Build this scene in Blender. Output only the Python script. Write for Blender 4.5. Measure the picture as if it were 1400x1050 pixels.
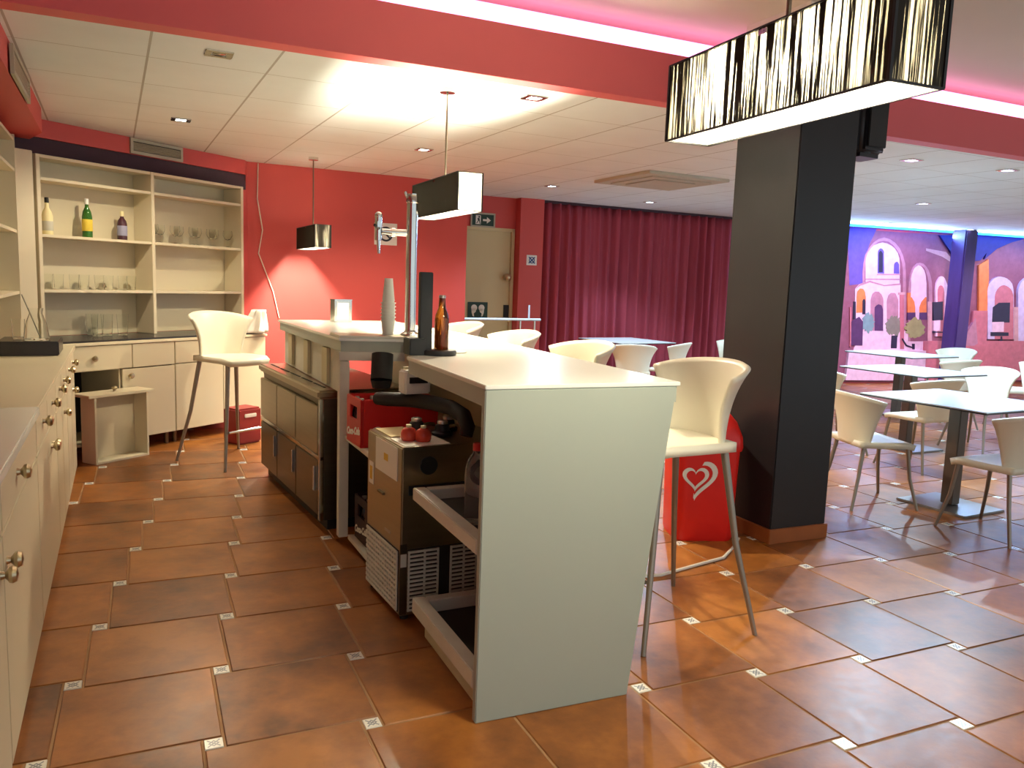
import bpy, bmesh, math, random
from math import sin, cos, pi, radians, sqrt, atan2
from mathutils import Matrix, Vector

for o in list(bpy.data.objects):
    bpy.data.objects.remove(o)
random.seed(7)
scene = bpy.context.scene
col = scene.collection

# ------------------------------------------------------------------ camera, world, exposure
cam_data = bpy.data.cameras.new('camera')
cam = bpy.data.objects.new('camera', cam_data)
col.objects.link(cam)
cam_data.sensor_width = 36.0
cam_data.lens = 1088.7711 / 1400.0 * 36.0
cam_data.clip_start = 0.05
RX = Vector((0.9540727, -0.2974896, 0.0352879))
UX = Vector((0.0038059, 0.1298202, 0.9915302))
FX = Vector((0.2995510, 0.9458576, -0.1249901))
cam.matrix_world = Matrix(((RX.x, UX.x, -FX.x, 0.6189), (RX.y, UX.y, -FX.y, -2.8821),
                           (RX.z, UX.z, -FX.z, 1.4105), (0, 0, 0, 1)))
scene.camera = cam

world = bpy.data.worlds.new('world')
scene.world = world
world.use_nodes = True
bg = world.node_tree.nodes['Background']
bg.inputs[0].default_value = (0.84, 0.95, 1.0, 1)
bg.inputs[1].default_value = 0.8

vs = scene.view_settings
vs.view_transform = 'Standard'
vs.look = 'None'
vs.gamma = 1.0
vs.use_curve_mapping = False
vs.exposure = 0.22


def lamp_obj(name, kind, loc, energy, color, target=None, **kw):
    d = bpy.data.lights.new(name, kind)
    d.energy = energy
    d.color = color
    for k, v in kw.items():
        setattr(d, k, v)
    o = bpy.data.objects.new(name, d)
    o.location = loc
    if target is not None:
        o.rotation_euler = (Vector(target) - Vector(loc)).to_track_quat('-Z', 'Y').to_euler()
    col.objects.link(o)
    return o


# ------------------------------------------------------------------ materials
def lin(c):
    c = c / 255.0
    return c / 12.92 if c <= 0.04045 else ((c + 0.055) / 1.055) ** 2.4


def rgb(*c):
    return tuple(lin(x) for x in c) + (1.0,)


class NT:
    def __init__(self, m):
        self.t = m.node_tree
        self.n = self.t.nodes
        self.b = self.n.get('Principled BSDF')
        self.out = self.n.get('Material Output')

    def new(self, typ, **kw):
        nd = self.n.new(typ)
        for k, v in kw.items():
            setattr(nd, k, v)
        return nd

    def link(self, a, b):
        self.t.links.new(a, b)

    def math(self, op, a, b=None, clamp=False):
        nd = self.n.new('ShaderNodeMath')
        nd.operation = op
        nd.use_clamp = clamp
        for i, v in enumerate((a, b)):
            if v is None:
                continue
            if isinstance(v, (int, float)):
                nd.inputs[i].default_value = v
            else:
                self.link(v, nd.inputs[i])
        return nd.outputs[0]

    def mix(self, f, a, b):
        nd = self.n.new('ShaderNodeMix')
        nd.data_type = 'RGBA'
        for sock, v in ((nd.inputs[0], f), (nd.inputs[6], a), (nd.inputs[7], b)):
            if isinstance(v, (int, float)):
                sock.default_value = v
            elif isinstance(v, tuple):
                sock.default_value = v
            else:
                self.link(v, sock)
        return nd.outputs[2]


def mat(name, c, rough=0.5, metal=0.0, var=0.06, scale=5.0, bump=0.0, bscale=60.0, spec=0.5, coat=0.0,
        trans=0.0, ior=1.45, stretch=None, alpha=None):
    m = bpy.data.materials.new(name)
    m.use_nodes = True
    t = NT(m)
    tc = t.new('ShaderNodeTexCoord')
    src = tc.outputs['Object']
    if stretch:
        mp = t.new('ShaderNodeMapping')
        mp.inputs['Scale'].default_value = stretch
        t.link(src, mp.inputs[0])
        src = mp.outputs[0]
    nz = t.new('ShaderNodeTexNoise')
    nz.inputs['Scale'].default_value = scale
    nz.inputs['Detail'].default_value = 4
    t.link(src, nz.inputs['Vector'])
    base = rgb(*c)
    lo = tuple(x * (1 - var) for x in base[:3]) + (1,)
    hi = tuple(min(1, x * (1 + var)) for x in base[:3]) + (1,)
    t.link(t.mix(nz.outputs['Fac'], lo, hi), t.b.inputs['Base Color'])
    t.b.inputs['Roughness'].default_value = rough
    t.b.inputs['Metallic'].default_value = metal
    t.b.inputs['IOR'].default_value = ior
    t.b.inputs['Specular IOR Level'].default_value = spec
    t.b.inputs['Coat Weight'].default_value = coat
    t.b.inputs['Transmission Weight'].default_value = trans
    if alpha is not None:
        t.b.inputs['Alpha'].default_value = alpha
    if bump:
        n2 = t.new('ShaderNodeTexNoise')
        n2.inputs['Scale'].default_value = bscale
        t.link(src, n2.inputs['Vector'])
        bp = t.new('ShaderNodeBump')
        bp.inputs['Strength'].default_value = bump
        bp.inputs['Distance'].default_value = 0.01
        t.link(n2.outputs['Fac'], bp.inputs['Height'])
        t.link(bp.outputs[0], t.b.inputs['Normal'])
    return m


def emit_mat(name, c, strength):
    m = bpy.data.materials.new(name)
    m.use_nodes = True
    t = NT(m)
    t.b.inputs['Base Color'].default_value = rgb(*c)
    t.b.inputs['Emission Color'].default_value = rgb(*c)
    t.b.inputs['Emission Strength'].default_value = strength
    return m


M = {}
M['red_wall'] = mat('red_wall_paint', (201, 80, 77), 0.55, var=0.05, scale=2, bump=0.05, bscale=200)
M['red_beam'] = mat('red_beam_paint', (212, 98, 100), 0.5, var=0.05, scale=2)
M['dark_plum'] = mat('plum_rail_and_shade', (60, 36, 50), 0.7, var=0.1)  # colour of the curtain rail, and shade painted into the shelf recess
M['cream'] = mat('cream_lacquer', (208, 197, 168), 0.42, var=0.03, scale=3)
M['cream_edge'] = mat('cream_edge', (218, 207, 178), 0.45, var=0.03)
M['white_top'] = mat('white_gloss_top', (228, 229, 218), 0.22, var=0.02, scale=3, spec=0.35)
M['white_panel'] = mat('white_satin_panel', (164, 171, 158), 0.4, var=0.03, scale=1.5)
M['white_worn'] = mat('worn_white_board', (212, 210, 196), 0.5, var=0.15, scale=8)
M['beige_board'] = mat('raw_beige_board', (206, 196, 160), 0.6, var=0.15, scale=4)
M['dark_stone'] = mat('dark_stone_top', (48, 44, 46), 0.25, var=0.15, scale=30)
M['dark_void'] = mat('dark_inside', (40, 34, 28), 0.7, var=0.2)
M['brass'] = mat('aged_brass_metal', (196, 182, 150), 0.28, 1.0, var=0.1)
M['chrome'] = mat('chrome', (214, 214, 210), 0.12, 1.0, var=0.03)
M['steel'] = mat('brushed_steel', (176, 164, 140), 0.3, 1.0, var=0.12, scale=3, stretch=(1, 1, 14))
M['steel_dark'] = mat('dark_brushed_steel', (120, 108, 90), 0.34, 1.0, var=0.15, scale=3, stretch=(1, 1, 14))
M['leg_metal'] = mat('grey_leg_metal', (150, 142, 130), 0.4, 0.8, var=0.06)
M['shell'] = mat('cream_plastic_shell', (232, 227, 206), 0.38, var=0.02, scale=3)
M['black_gloss'] = mat('black_satin_paint', (32, 32, 35), 0.38, var=0.2, scale=3)
M['black'] = mat('black_plastic', (26, 25, 24), 0.5, var=0.15)
M['black_rubber'] = mat('black_rubber', (30, 29, 27), 0.65, var=0.2, scale=30)
M['plinth'] = mat('terracotta_plinth', (160, 92, 48), 0.35, var=0.25, scale=9)
M['dull_red'] = mat('dull_red_plastic', (140, 40, 34), 0.5, var=0.1)
M['door'] = mat('beige_door_paint', (206, 196, 152), 0.5, var=0.04, scale=2)
M['white_plastic'] = mat('white_plastic', (236, 236, 230), 0.4, var=0.02)
M['paper'] = mat('white_paper', (240, 238, 225), 0.8, var=0.03)
M['yellow_mark'] = mat('yellow_ink', (226, 186, 70), 0.7, var=0.05)
M['sign_green'] = mat('dark_green_sign', (22, 58, 46), 0.4, var=0.1)
M['sign_white'] = mat('white_sign_ink', (232, 236, 226), 0.5, var=0.03)
M['sign_dark'] = mat('dark_sign_ink', (26, 38, 48), 0.5, var=0.1)
M['sign_blue'] = mat('blue_sign_ink', (40, 78, 130), 0.5, var=0.1)
M['crate_red'] = mat('red_crate_plastic', (198, 32, 30), 0.4, var=0.08)
M['crate_dark'] = mat('dark_crate_plastic', (50, 26, 26), 0.5, var=0.1)
M['bin_red'] = mat('bright_red_plastic', (224, 34, 26), 0.35, var=0.04)
M['cola'] = mat('dark_bottle_glass', (46, 20, 14), 0.1, var=0.1)
M['cap_silver'] = mat('bottle_cap', (190, 186, 176), 0.3, 0.8, var=0.05)
M['cap_red'] = mat('red_cap', (216, 44, 40), 0.4, var=0.05)
M['amber'] = mat('amber_glass', (120, 66, 18), 0.05, var=0.1, trans=0.8, ior=1.45)
M['green_glass'] = mat('green_glass', (66, 128, 52), 0.06, var=0.1, trans=0.5)
M['purple_glass'] = mat('dark_purple_glass', (78, 44, 58), 0.1, var=0.1, trans=0.2)
M['clear_glass'] = mat('clear_glass', (252, 253, 251), 0.03, var=0.0, trans=1.0, ior=1.09)
M['clear_plastic'] = mat('clear_plastic', (236, 242, 246), 0.05, var=0.0, trans=0.93, ior=1.25)
M['frosted_cup'] = mat('frosted_plastic', (240, 240, 234), 0.4, var=0.03, trans=0.4, ior=1.2)
M['label_cream'] = mat('cream_label', (232, 220, 170), 0.7, var=0.06)
M['label_yellow'] = mat('yellow_label', (222, 196, 70), 0.7, var=0.06)
M['label_blue'] = mat('blue_grey_label', (150, 150, 176), 0.7, var=0.1, scale=40)
M['tomato'] = mat('red_clear_plastic', (216, 76, 56), 0.25, var=0.2, scale=20)
M['cloth'] = mat('grey_cloth', (126, 112, 98), 0.9, var=0.2, scale=8)
M['bag'] = mat('white_bag', (226, 220, 208), 0.6, var=0.06)
M['vent_beige'] = mat('beige_vent', (192, 188, 172), 0.6, var=0.05)
M['vent_grey'] = mat('grey_grille', (176, 170, 150), 0.5, 0.3, var=0.05)
M['cable'] = mat('white_cable', (226, 220, 206), 0.5, var=0.03)
M['rail'] = mat('pale_blue_white_rail', (206, 224, 240), 0.3, var=0.02)
M['table_top'] = mat('white_table_top', (224, 234, 236), 0.2, var=0.02, scale=3)
M['table_edge'] = mat('dark_table_edge', (50, 52, 58), 0.4, var=0.05)
M['pedestal'] = mat('grey_pedestal_metal', (98, 90, 84), 0.4, 0.6, var=0.08)
M['base_plate'] = mat('brushed_base_plate', (156, 158, 160), 0.28, 0.9, var=0.06)
M['grille_white'] = mat('white_grille', (206, 208, 196), 0.5, var=0.06)

# curtain velvet
m = mat('crimson_curtain_cloth', (162, 62, 78), 0.85, var=0.18, scale=2.5, stretch=(4, 4, 0.4))
M['curtain'] = m

# pendant shade: black threads wound over a white translucent liner
def shade_material(seed_off, dark_share):
    m = bpy.data.materials.new('threaded_shade')
    m.use_nodes = True
    t = NT(m)
    tc = t.new('ShaderNodeTexCoord')
    def stripes(sc, off):
        mp = t.new('ShaderNodeMapping')
        mp.inputs['Scale'].default_value = sc
        mp.inputs['Location'].default_value = (off, off * 0.7, 0)
        t.link(tc.outputs['Object'], mp.inputs[0])
        nz = t.new('ShaderNodeTexNoise')
        nz.inputs['Scale'].default_value = 1.0
        nz.inputs['Detail'].default_value = 3
        nz.inputs['Roughness'].default_value = 0.7
        t.link(mp.outputs[0], nz.inputs['Vector'])
        return nz.outputs['Fac']
    a = stripes((130, 130, 2.5), seed_off)
    b = stripes((16, 16, 1.2), seed_off + 3.3)
    s = t.math('ADD', t.math('MULTIPLY', a, 0.75), t.math('MULTIPLY', b, 0.42))
    mr = t.new('ShaderNodeMapRange')
    mr.inputs['From Min'].default_value = dark_share - 0.07
    mr.inputs['From Max'].default_value = dark_share + 0.07
    t.link(s, mr.inputs['Value'])
    t0_ = t.new('ShaderNodeBsdfTransparent')
    tl_ = t.new('ShaderNodeBsdfTranslucent')
    tl_.inputs[0].default_value = rgb(206, 190, 150)
    ms0 = t.new('ShaderNodeMixShader')
    ms0.inputs[0].default_value = 0.6
    t.link(t0_.outputs[0], ms0.inputs[1])
    t.link(tl_.outputs[0], ms0.inputs[2])
    dk = t.new('ShaderNodeBsdfDiffuse')
    dk.inputs[0].default_value = rgb(56, 52, 46)
    ms = t.new('ShaderNodeMixShader')
    t.link(mr.outputs[0], ms.inputs[0])
    t.link(dk.outputs[0], ms.inputs[1])
    t.link(ms0.outputs[0], ms.inputs[2])
    t.link(ms.outputs[0], t.out.inputs['Surface'])
    return m

def liner_material():
    m = bpy.data.materials.new('shade_liner')
    m.use_nodes = True
    t = NT(m)
    tr = t.new('ShaderNodeBsdfTranslucent')
    tr.inputs[0].default_value = rgb(250, 246, 234)
    df = t.new('ShaderNodeBsdfDiffuse')
    df.inputs[0].default_value = rgb(244, 240, 228)
    ms = t.new('ShaderNodeMixShader')
    ms.inputs[0].default_value = 0.5
    t.link(tr.outputs[0], ms.inputs[1])
    t.link(df.outputs[0], ms.inputs[2])
    t.link(ms.outputs[0], t.out.inputs['Surface'])
    return m
M['liner'] = liner_material()

# ceiling tiles: 0.6 m grid turned 9 degrees, thin dark joints, faint relief
def ceiling_tile_material():
    m = bpy.data.materials.new('ceiling_tiles')
    m.use_nodes = True
    t = NT(m)
    tc = t.new('ShaderNodeTexCoord')
    mp = t.new('ShaderNodeMapping')
    mp.inputs['Location'].default_value = (0.245, 0.25, 0)
    mp.inputs['Rotation'].default_value = (0, 0, radians(-9.2))
    t.link(tc.outputs['Object'], mp.inputs[0])
    sx = t.new('ShaderNodeSeparateXYZ')
    t.link(mp.outputs[0], sx.inputs[0])
    def line(sock, pitch, w):
        f = t.math('FRACT', t.math('DIVIDE', sock, pitch))
        d = t.math('MULTIPLY', t.math('ABSOLUTE', t.math('SUBTRACT', f, 0.5)), pitch)
        return t.math('GREATER_THAN', d, pitch / 2 - w)
    g1 = line(sx.outputs[0], 0.59, 0.006)
    g2 = line(sx.outputs[1], 0.66, 0.004)
    g = t.math('MAXIMUM', t.math('MULTIPLY', g1, 0.6), t.math('MULTIPLY', g2, 0.5))
    nz = t.new('ShaderNodeTexNoise')
    nz.inputs['Scale'].default_value = 3.0
    t.link(tc.outputs['Object'], nz.inputs['Vector'])
    basec = t.mix(nz.outputs['Fac'], rgb(226, 234, 236), rgb(238, 246, 248))
    t.link(t.mix(g, basec, rgb(120, 112, 96)), t.b.inputs['Base Color'])
    t.b.inputs['Roughness'].default_value = 0.75
    return m
M['ceiling_tiles'] = ceiling_tile_material()
M['plaster'] = mat('pale_plaster', (222, 214, 200), 0.7, var=0.03, scale=2)

# terracotta floor tiles; tile_rand is one random number per tile
def tile_material():
    m = bpy.data.materials.new('terracotta_tile')
    m.use_nodes = True
    t = NT(m)
    tc = t.new('ShaderNodeTexCoord')
    at = t.new('ShaderNodeAttribute')
    at.attribute_name = 'tile_rand'
    off = t.new('ShaderNodeVectorMath')
    off.operation = 'SCALE'
    off.inputs[0].default_value = (7.0, 3.0, 5.0)
    t.link(at.outputs['Fac'], off.inputs['Scale'])
    add = t.new('ShaderNodeVectorMath')
    add.operation = 'ADD'
    t.link(tc.outputs['Object'], add.inputs[0])
    t.link(off.outputs[0], add.inputs[1])
    n1 = t.new('ShaderNodeTexNoise')
    n1.inputs['Scale'].default_value = 3.2
    n1.inputs['Detail'].default_value = 6
    n1.inputs['Roughness'].default_value = 0.62
    t.link(add.outputs[0], n1.inputs['Vector'])
    n2 = t.new('ShaderNodeTexNoise')
    n2.inputs['Scale'].default_value = 22
    n2.inputs['Detail'].default_value = 5
    t.link(add.outputs[0], n2.inputs['Vector'])
    cr = t.new('ShaderNodeValToRGB')
    e = cr.color_ramp.elements
    e[0].position, e[0].color = 0.28, rgb(98, 57, 23)
    e[1].position, e[1].color = 0.72, rgb(171, 109, 48)
    mid = e.new(0.5)
    mid.color = rgb(140, 84, 35)
    s = t.math('ADD', n1.outputs['Fac'], t.math('MULTIPLY', t.math('SUBTRACT', at.outputs['Fac'], 0.5), 0.22))
    s = t.math('ADD', s, t.math('MULTIPLY', t.math('SUBTRACT', n2.outputs['Fac'], 0.5), 0.22))
    t.link(s, cr.inputs[0])
    t.link(cr.outputs[0], t.b.inputs['Base Color'])
    rr = t.new('ShaderNodeMapRange')
    rr.inputs['To Min'].default_value = 0.27
    rr.inputs['To Max'].default_value = 0.42
    t.link(n2.outputs['Fac'], rr.inputs['Value'])
    t.link(rr.outputs[0], t.b.inputs['Roughness'])
    bp = t.new('ShaderNodeBump')
    bp.inputs['Strength'].default_value = 0.12
    bp.inputs['Distance'].default_value = 0.02
    t.link(n1.outputs['Fac'], bp.inputs['Height'])
    t.link(bp.outputs[0], t.b.inputs['Normal'])
    return m
M['tile'] = tile_material()
M['grout'] = mat('tan_grout', (158, 122, 86), 0.8, var=0.15, scale=12)

def deco_material():
    m = bpy.data.materials.new('white_inset_tile')
    m.use_nodes = True
    t = NT(m)
    uv = t.new('ShaderNodeUVMap')
    sx = t.new('ShaderNodeSeparateXYZ')
    t.link(uv.outputs[0], sx.inputs[0])
    u = t.math('ABSOLUTE', t.math('SUBTRACT', sx.outputs[0], 0.5))
    v = t.math('ABSOLUTE', t.math('SUBTRACT', sx.outputs[1], 0.5))
    d = t.math('ADD', u, v)
    ring = t.math('MULTIPLY', t.math('GREATER_THAN', d, 0.2), t.math('LESS_THAN', d, 0.34))
    diag = t.math('LESS_THAN', t.math('ABSOLUTE', t.math('SUBTRACT', u, v)), 0.07)
    diag = t.math('MULTIPLY', diag, t.math('LESS_THAN', d, 0.72))
    dot = t.math('LESS_THAN', d, 0.1)
    k = t.math('MAXIMUM', t.math('MAXIMUM', ring, diag), dot)
    t.link(t.mix(t.math('MULTIPLY', k, 0.75), rgb(232, 228, 216), rgb(96, 104, 120)), t.b.inputs['Base Color'])
    t.b.inputs['Roughness'].default_value = 0.25
    return m
M['deco'] = deco_material()

for k, c in dict(mauve_base=(138, 84, 104), plum_shade=(84, 52, 96), violet_white=(206, 194, 226), mauve_stone=(176, 128, 146),
                 dark_slate=(40, 36, 62), pale_pink=(232, 200, 218), lit_orange=(226, 128, 72), teal_leaf=(120, 156, 160),
                 dull_leaf=(128, 126, 112), olive_leaf=(156, 154, 104), rose_stone=(190, 112, 124), night_blue=(38, 38, 116), violet_shade=(96, 78, 160), stone_light=(200, 156, 160)).items():
    M[k] = mat('print_' + k, c, 0.55, var=0.3, scale=11)

# ------------------------------------------------------------------ mesh helper
XF = {}      # world matrix of every thing, for building in world coordinates


class MB:
    def __init__(self):
        self.v, self.f, self.mi, self.mats = [], [], [], []
        self.cur = 0

    def use(self, m):
        if m not in self.mats:
            self.mats.append(m)
        self.cur = self.mats.index(m)
        return self

    def add(self, vs_, fs):
        n = len(self.v)
        self.v += [Vector(p) for p in vs_]
        for f in fs:
            self.f.append([n + i for i in f])
            self.mi.append(self.cur)
        return self

    def hexa(self, p):   # 4 bottom then 4 top, counter-clockwise
        return self.add(p, [(3, 2, 1, 0), (4, 5, 6, 7), (0, 1, 5, 4), (1, 2, 6, 5), (2, 3, 7, 6), (3, 0, 4, 7)])

    def box(self, c, s, rz=0.0, tilt=None):
        R = Matrix.Rotation(rz, 3, 'Z')
        if tilt is not None:
            R = R @ tilt
        hx, hy, hz = s[0] / 2, s[1] / 2, s[2] / 2
        P = [(-hx, -hy, -hz), (hx, -hy, -hz), (hx, hy, -hz), (-hx, hy, -hz),
             (-hx, -hy, hz), (hx, -hy, hz), (hx, hy, hz), (-hx, hy, hz)]
        return self.hexa([Vector(c) + R @ Vector(p) for p in P])

    def prism(self, poly, z0, z1):
        n = len(poly)
        a = sum(poly[i][0] * poly[(i + 1) % n][1] - poly[(i + 1) % n][0] * poly[i][1] for i in range(n))
        if a < 0:
            poly = poly[::-1]
        vs_ = [(x, y, z0) for x, y in poly] + [(x, y, z1) for x, y in poly]
        fs = [tuple(range(n - 1, -1, -1)), tuple(range(n, 2 * n))]
        fs += [(i, (i + 1) % n, n + (i + 1) % n, n + i) for i in range(n)]
        return self.add(vs_, fs)

    def lathe(self, prof, c=(0, 0, 0), n=20, R=None, sx=1.0, sy=1.0):
        R = R or Matrix.Identity(3)
        c = Vector(c)
        vs_, fs = [], []
        for r, z in prof:
            for i in range(n):
                a = 2 * pi * i / n
                vs_.append(c + R @ Vector((r * cos(a) * sx, r * sin(a) * sy, z)))
        for k in range(len(prof) - 1):
            for i in range(n):
                j = (i + 1) % n
                fs.append((k * n + i, k * n + j, (k + 1) * n + j, (k + 1) * n + i))
        if prof[0][0] > 1e-5:
            fs.append(tuple(range(n - 1, -1, -1)))
        if prof[-1][0] > 1e-5:
            m_ = (len(prof) - 1) * n
            fs.append(tuple(range(m_, m_ + n)))
        return self.add(vs_, fs)

    def cyl(self, p0, p1, r0, r1=None, n=16):
        r1 = r0 if r1 is None else r1
        p0, p1 = Vector(p0), Vector(p1)
        q = (p1 - p0).to_track_quat('Z', 'Y').to_matrix()
        return self.lathe([(r0, 0), (r1, (p1 - p0).length)], p0, n, q)

    def tube(self, pts, r, n=10):
        pts = [Vector(p) for p in pts]
        rs = r if isinstance(r, (list, tuple)) else [r] * len(pts)
        vs_, fs = [], []
        prev = None
        for i, p in enumerate(pts):
            d = (pts[min(i + 1, len(pts) - 1)] - pts[max(i - 1, 0)]).normalized()
            up = Vector((0, 0, 1)) if abs(d.z) < 0.9 else Vector((1, 0, 0))
            if prev is None:
                s_ = d.cross(up).normalized()
            else:
                s_ = (prev - d * prev.dot(d)).normalized()
            prev = s_
            t_ = d.cross(s_)
            for k in range(n):
                a = 2 * pi * k / n
                vs_.append(p + (s_ * cos(a) + t_ * sin(a)) * rs[i])
        for i in range(len(pts) - 1):
            for k in range(n):
                j = (k + 1) % n
                fs.append((i * n + k, i * n + j, (i + 1) * n + j, (i + 1) * n + k))
        fs.append(tuple(range(n - 1, -1, -1)))
        m_ = (len(pts) - 1) * n
        fs.append(tuple(range(m_, m_ + n)))
        return self.add(vs_, fs)

    def sphere(self, c, r, n=16, k=10, s=(1, 1, 1)):
        prof = [(r * sin(pi * i / k) * 1.0, -r * cos(pi * i / k) * s[2]) for i in range(k + 1)]
        prof[0] = (1e-6, prof[0][1])
        prof[-1] = (1e-6, prof[-1][1])
        return self.lathe(prof, c, n, None, s[0], s[1])

    def grid(self, fn, nu, nv, flip=False):
        vs_ = [fn(i / nu, j / nv) for j in range(nv + 1) for i in range(nu + 1)]
        fs = []
        for j in range(nv):
            for i in range(nu):
                a = j * (nu + 1) + i
                q = (a, a + 1, a + nu + 2, a + nu + 1)
                fs.append(q[::-1] if flip else q)
        return self.add(vs_, fs)

    def build(self, name, m=None, parent=None, world=True, smooth=False, bevel=0.0, seg=2, sub=0, solid=0.0, offset=-1.0):
        me = bpy.data.meshes.new(name)
        vv = self.v
        if parent is not None and world:
            inv = XF[parent.name].inverted()
            vv = [inv @ p for p in vv]
        me.from_pydata([tuple(p) for p in vv], [], self.f)
        for x in (self.mats or [m]):
            me.materials.append(x)
        if self.mats:
            me.polygons.foreach_set('material_index', self.mi)
        bm = bmesh.new()
        bm.from_mesh(me)
        bmesh.ops.remove_doubles(bm, verts=bm.verts, dist=1e-6)
        bmesh.ops.recalc_face_normals(bm, faces=bm.faces)
        if bevel:
            es = [e for e in bm.edges if len(e.link_faces) == 2 and e.calc_face_angle(0) > radians(35)]
            bmesh.ops.bevel(bm, geom=es, offset=bevel, segments=seg, affect='EDGES', clamp_overlap=True)
        bm.to_mesh(me)
        bm.free()
        if smooth:
            me.shade_smooth()
            me.set_sharp_from_angle(angle=radians(38))
        o = bpy.data.objects.new(name, me)
        col.objects.link(o)
        if parent is not None:
            o.parent = parent
            XF[o.name] = XF[parent.name].copy()
        else:
            XF[o.name] = Matrix.Identity(4)
        if solid:
            md = o.modifiers.new('thickness', 'SOLIDIFY')
            md.thickness = solid
            md.offset = offset
        if sub:
            md = o.modifiers.new('subdivision', 'SUBSURF')
            md.levels = sub
            md.render_levels = sub
        return o


def thing(name, label, cat, loc=(0, 0, 0), rz=0.0, group=None):
    o = bpy.data.objects.new(name, None)
    o.empty_display_size = 0.1
    o.location = loc
    o.rotation_euler = (0, 0, rz)
    col.objects.link(o)
    o['label'] = label
    o['category'] = cat
    if group:
        o['group'] = group
    XF[o.name] = Matrix.Translation(loc) @ Matrix.Rotation(rz, 4, 'Z')
    return o


def tag(o, label, cat, group=None, kind=None):
    o['label'] = label
    o['category'] = cat
    if group:
        o['group'] = group
    if kind:
        o['kind'] = kind
    return o


def struct(o):
    o['kind'] = 'structure'
    return o


def dup(root, loc, rz=0.0, label=None, group=None):
    r = root.copy()
    col.objects.link(r)
    r.location = loc
    r.rotation_euler = (0, 0, rz)
    if label:
        r['label'] = label
    if group:
        r['group'] = group
    for ch in root.children:
        c = ch.copy()
        col.objects.link(c)
        c.parent = r
        for g in ch.children:
            d = g.copy()
            col.objects.link(d)
            d.parent = c
    XF[r.name] = Matrix.Translation(loc) @ Matrix.Rotation(rz, 4, 'Z')
    return r


def text_mesh(name, body, size, m, parent, mat4, extrude=0.001, shear=0.0, bold=0.0):
    cu = bpy.data.curves.new('lettering', 'FONT')
    cu.body = body
    cu.size = size
    cu.extrude = extrude
    cu.shear = shear
    cu.offset = bold
    cu.align_x = 'CENTER'
    cu.align_y = 'CENTER'
    to = bpy.data.objects.new('lettering', cu)
    col.objects.link(to)
    dg = bpy.context.evaluated_depsgraph_get()
    dg.update()
    me = bpy.data.meshes.new_from_object(to.evaluated_get(dg))
    bpy.data.objects.remove(to)
    bpy.data.curves.remove(cu)
    inv = XF[parent.name].inverted() if parent is not None else Matrix.Identity(4)
    me.transform(inv @ mat4)
    me.materials.clear()
    me.materials.append(m)
    o = bpy.data.objects.new(name, me)
    col.objects.link(o)
    if parent is not None:
        o.parent = parent
    return o


def face_matrix(pos, xdir, ydir=(0, 0, 1)):   # text plane: x along xdir, y along ydir
    x = Vector(xdir).normalized()
    y = Vector(ydir).normalized()
    z = x.cross(y).normalized()
    y = z.cross(x)
    return Matrix(((x.x, y.x, z.x, pos[0]), (x.y, y.y, z.y, pos[1]), (x.z, y.z, z.z, pos[2]), (0, 0, 0, 1)))


A9 = radians(9.2)
E1 = Vector((cos(A9), sin(A9), 0))
E2 = Vector((-sin(A9), cos(A9), 0))
D1 = Vector((sqrt(0.5), sqrt(0.5), 0))      # along the diagonal corner units
DN = Vector((sqrt(0.5), -sqrt(0.5), 0))     # towards the room

# ================================================================== lights of the place
PINK = (1.0, 0.42, 0.75)
COOL = (0.58, 0.80, 1.0)
WARM = (1.0, 0.86, 0.62)

# ================================================================== SETTING
# floor: pinwheel of large terracotta squares and small white inset squares
L = 0.4758
DB = 0.060
DA = sqrt(L * L - DB * DB)
TH = atan2(DB, DA)
CU, SU = cos(TH), sin(TH)


def rot(u, v):
    return (u * CU - v * SU, u * SU + v * CU)


fv, ff, fm, fr, fuv = [], [], [], [], []
gx0, gx1, gy0, gy1 = -1.75, 14.3, -4.3, 8.2
fv += [(gx0, gy0, -0.004), (gx1, gy0, -0.004), (gx1, gy1, -0.004), (gx0, gy1, -0.004)]
ff.append((0, 1, 2, 3)); fm.append(0); fr.append(0.5); fuv.append(None)


def lay(cx, cy, s, mi):
    h = s / 2
    r_ = random.random()
    n = len(fv)
    bz = 0.003 if mi == 1 else 0.0015
    for hh, z in ((h, -0.0035), (h - bz, 0.0)):
        for a, b in ((-hh, -hh), (hh, -hh), (hh, hh), (-hh, hh)):
            x, y = rot(a, b)
            fv.append((cx + x, cy + y, z))
    quads = [(n + 4, n + 5, n + 6, n + 7)] + [(n + i, n + (i + 1) % 4, n + 4 + (i + 1) % 4, n + 4 + i) for i in range(4)]
    for k, q in enumerate(quads):
        ff.append(q); fm.append(mi); fr.append(r_)
        fuv.append([(0, 0), (1, 0), (1, 1), (0, 1)] if k == 0 else [(0, 0), (1, 0), (1, 0), (0, 0)])


for i in range(-4, 31):
    for j in range(-10, 19):
        X, Y = i * L, j * L
        if gx0 + .3 < X < gx1 - .3 and gy0 + .3 < Y < gy1 - .3:
            lay(X, Y, DB - 0.006, 2)
            bx, by = rot((DB + DA) / 2, (DA - DB) / 2)
            lay(X + bx, Y + by, DA - 0.008, 1)
me = bpy.data.meshes.new('floor')
me.from_pydata(fv, [], ff)
for k in ('grout', 'tile', 'deco'):
    me.materials.append(M[k])
me.polygons.foreach_set('material_index', fm)
at = me.attributes.new('tile_rand', 'FLOAT', 'FACE')
at.data.foreach_set('value', fr)
uvl = me.uv_layers.new(name='UVMap')
for p, uvq in zip(me.polygons, fuv):
    if uvq:
        for li, q in zip(p.loop_indices, uvq):
            uvl.data[li].uv = q
floor = bpy.data.objects.new('floor', me)
col.objects.link(floor)
struct(floor)


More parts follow.
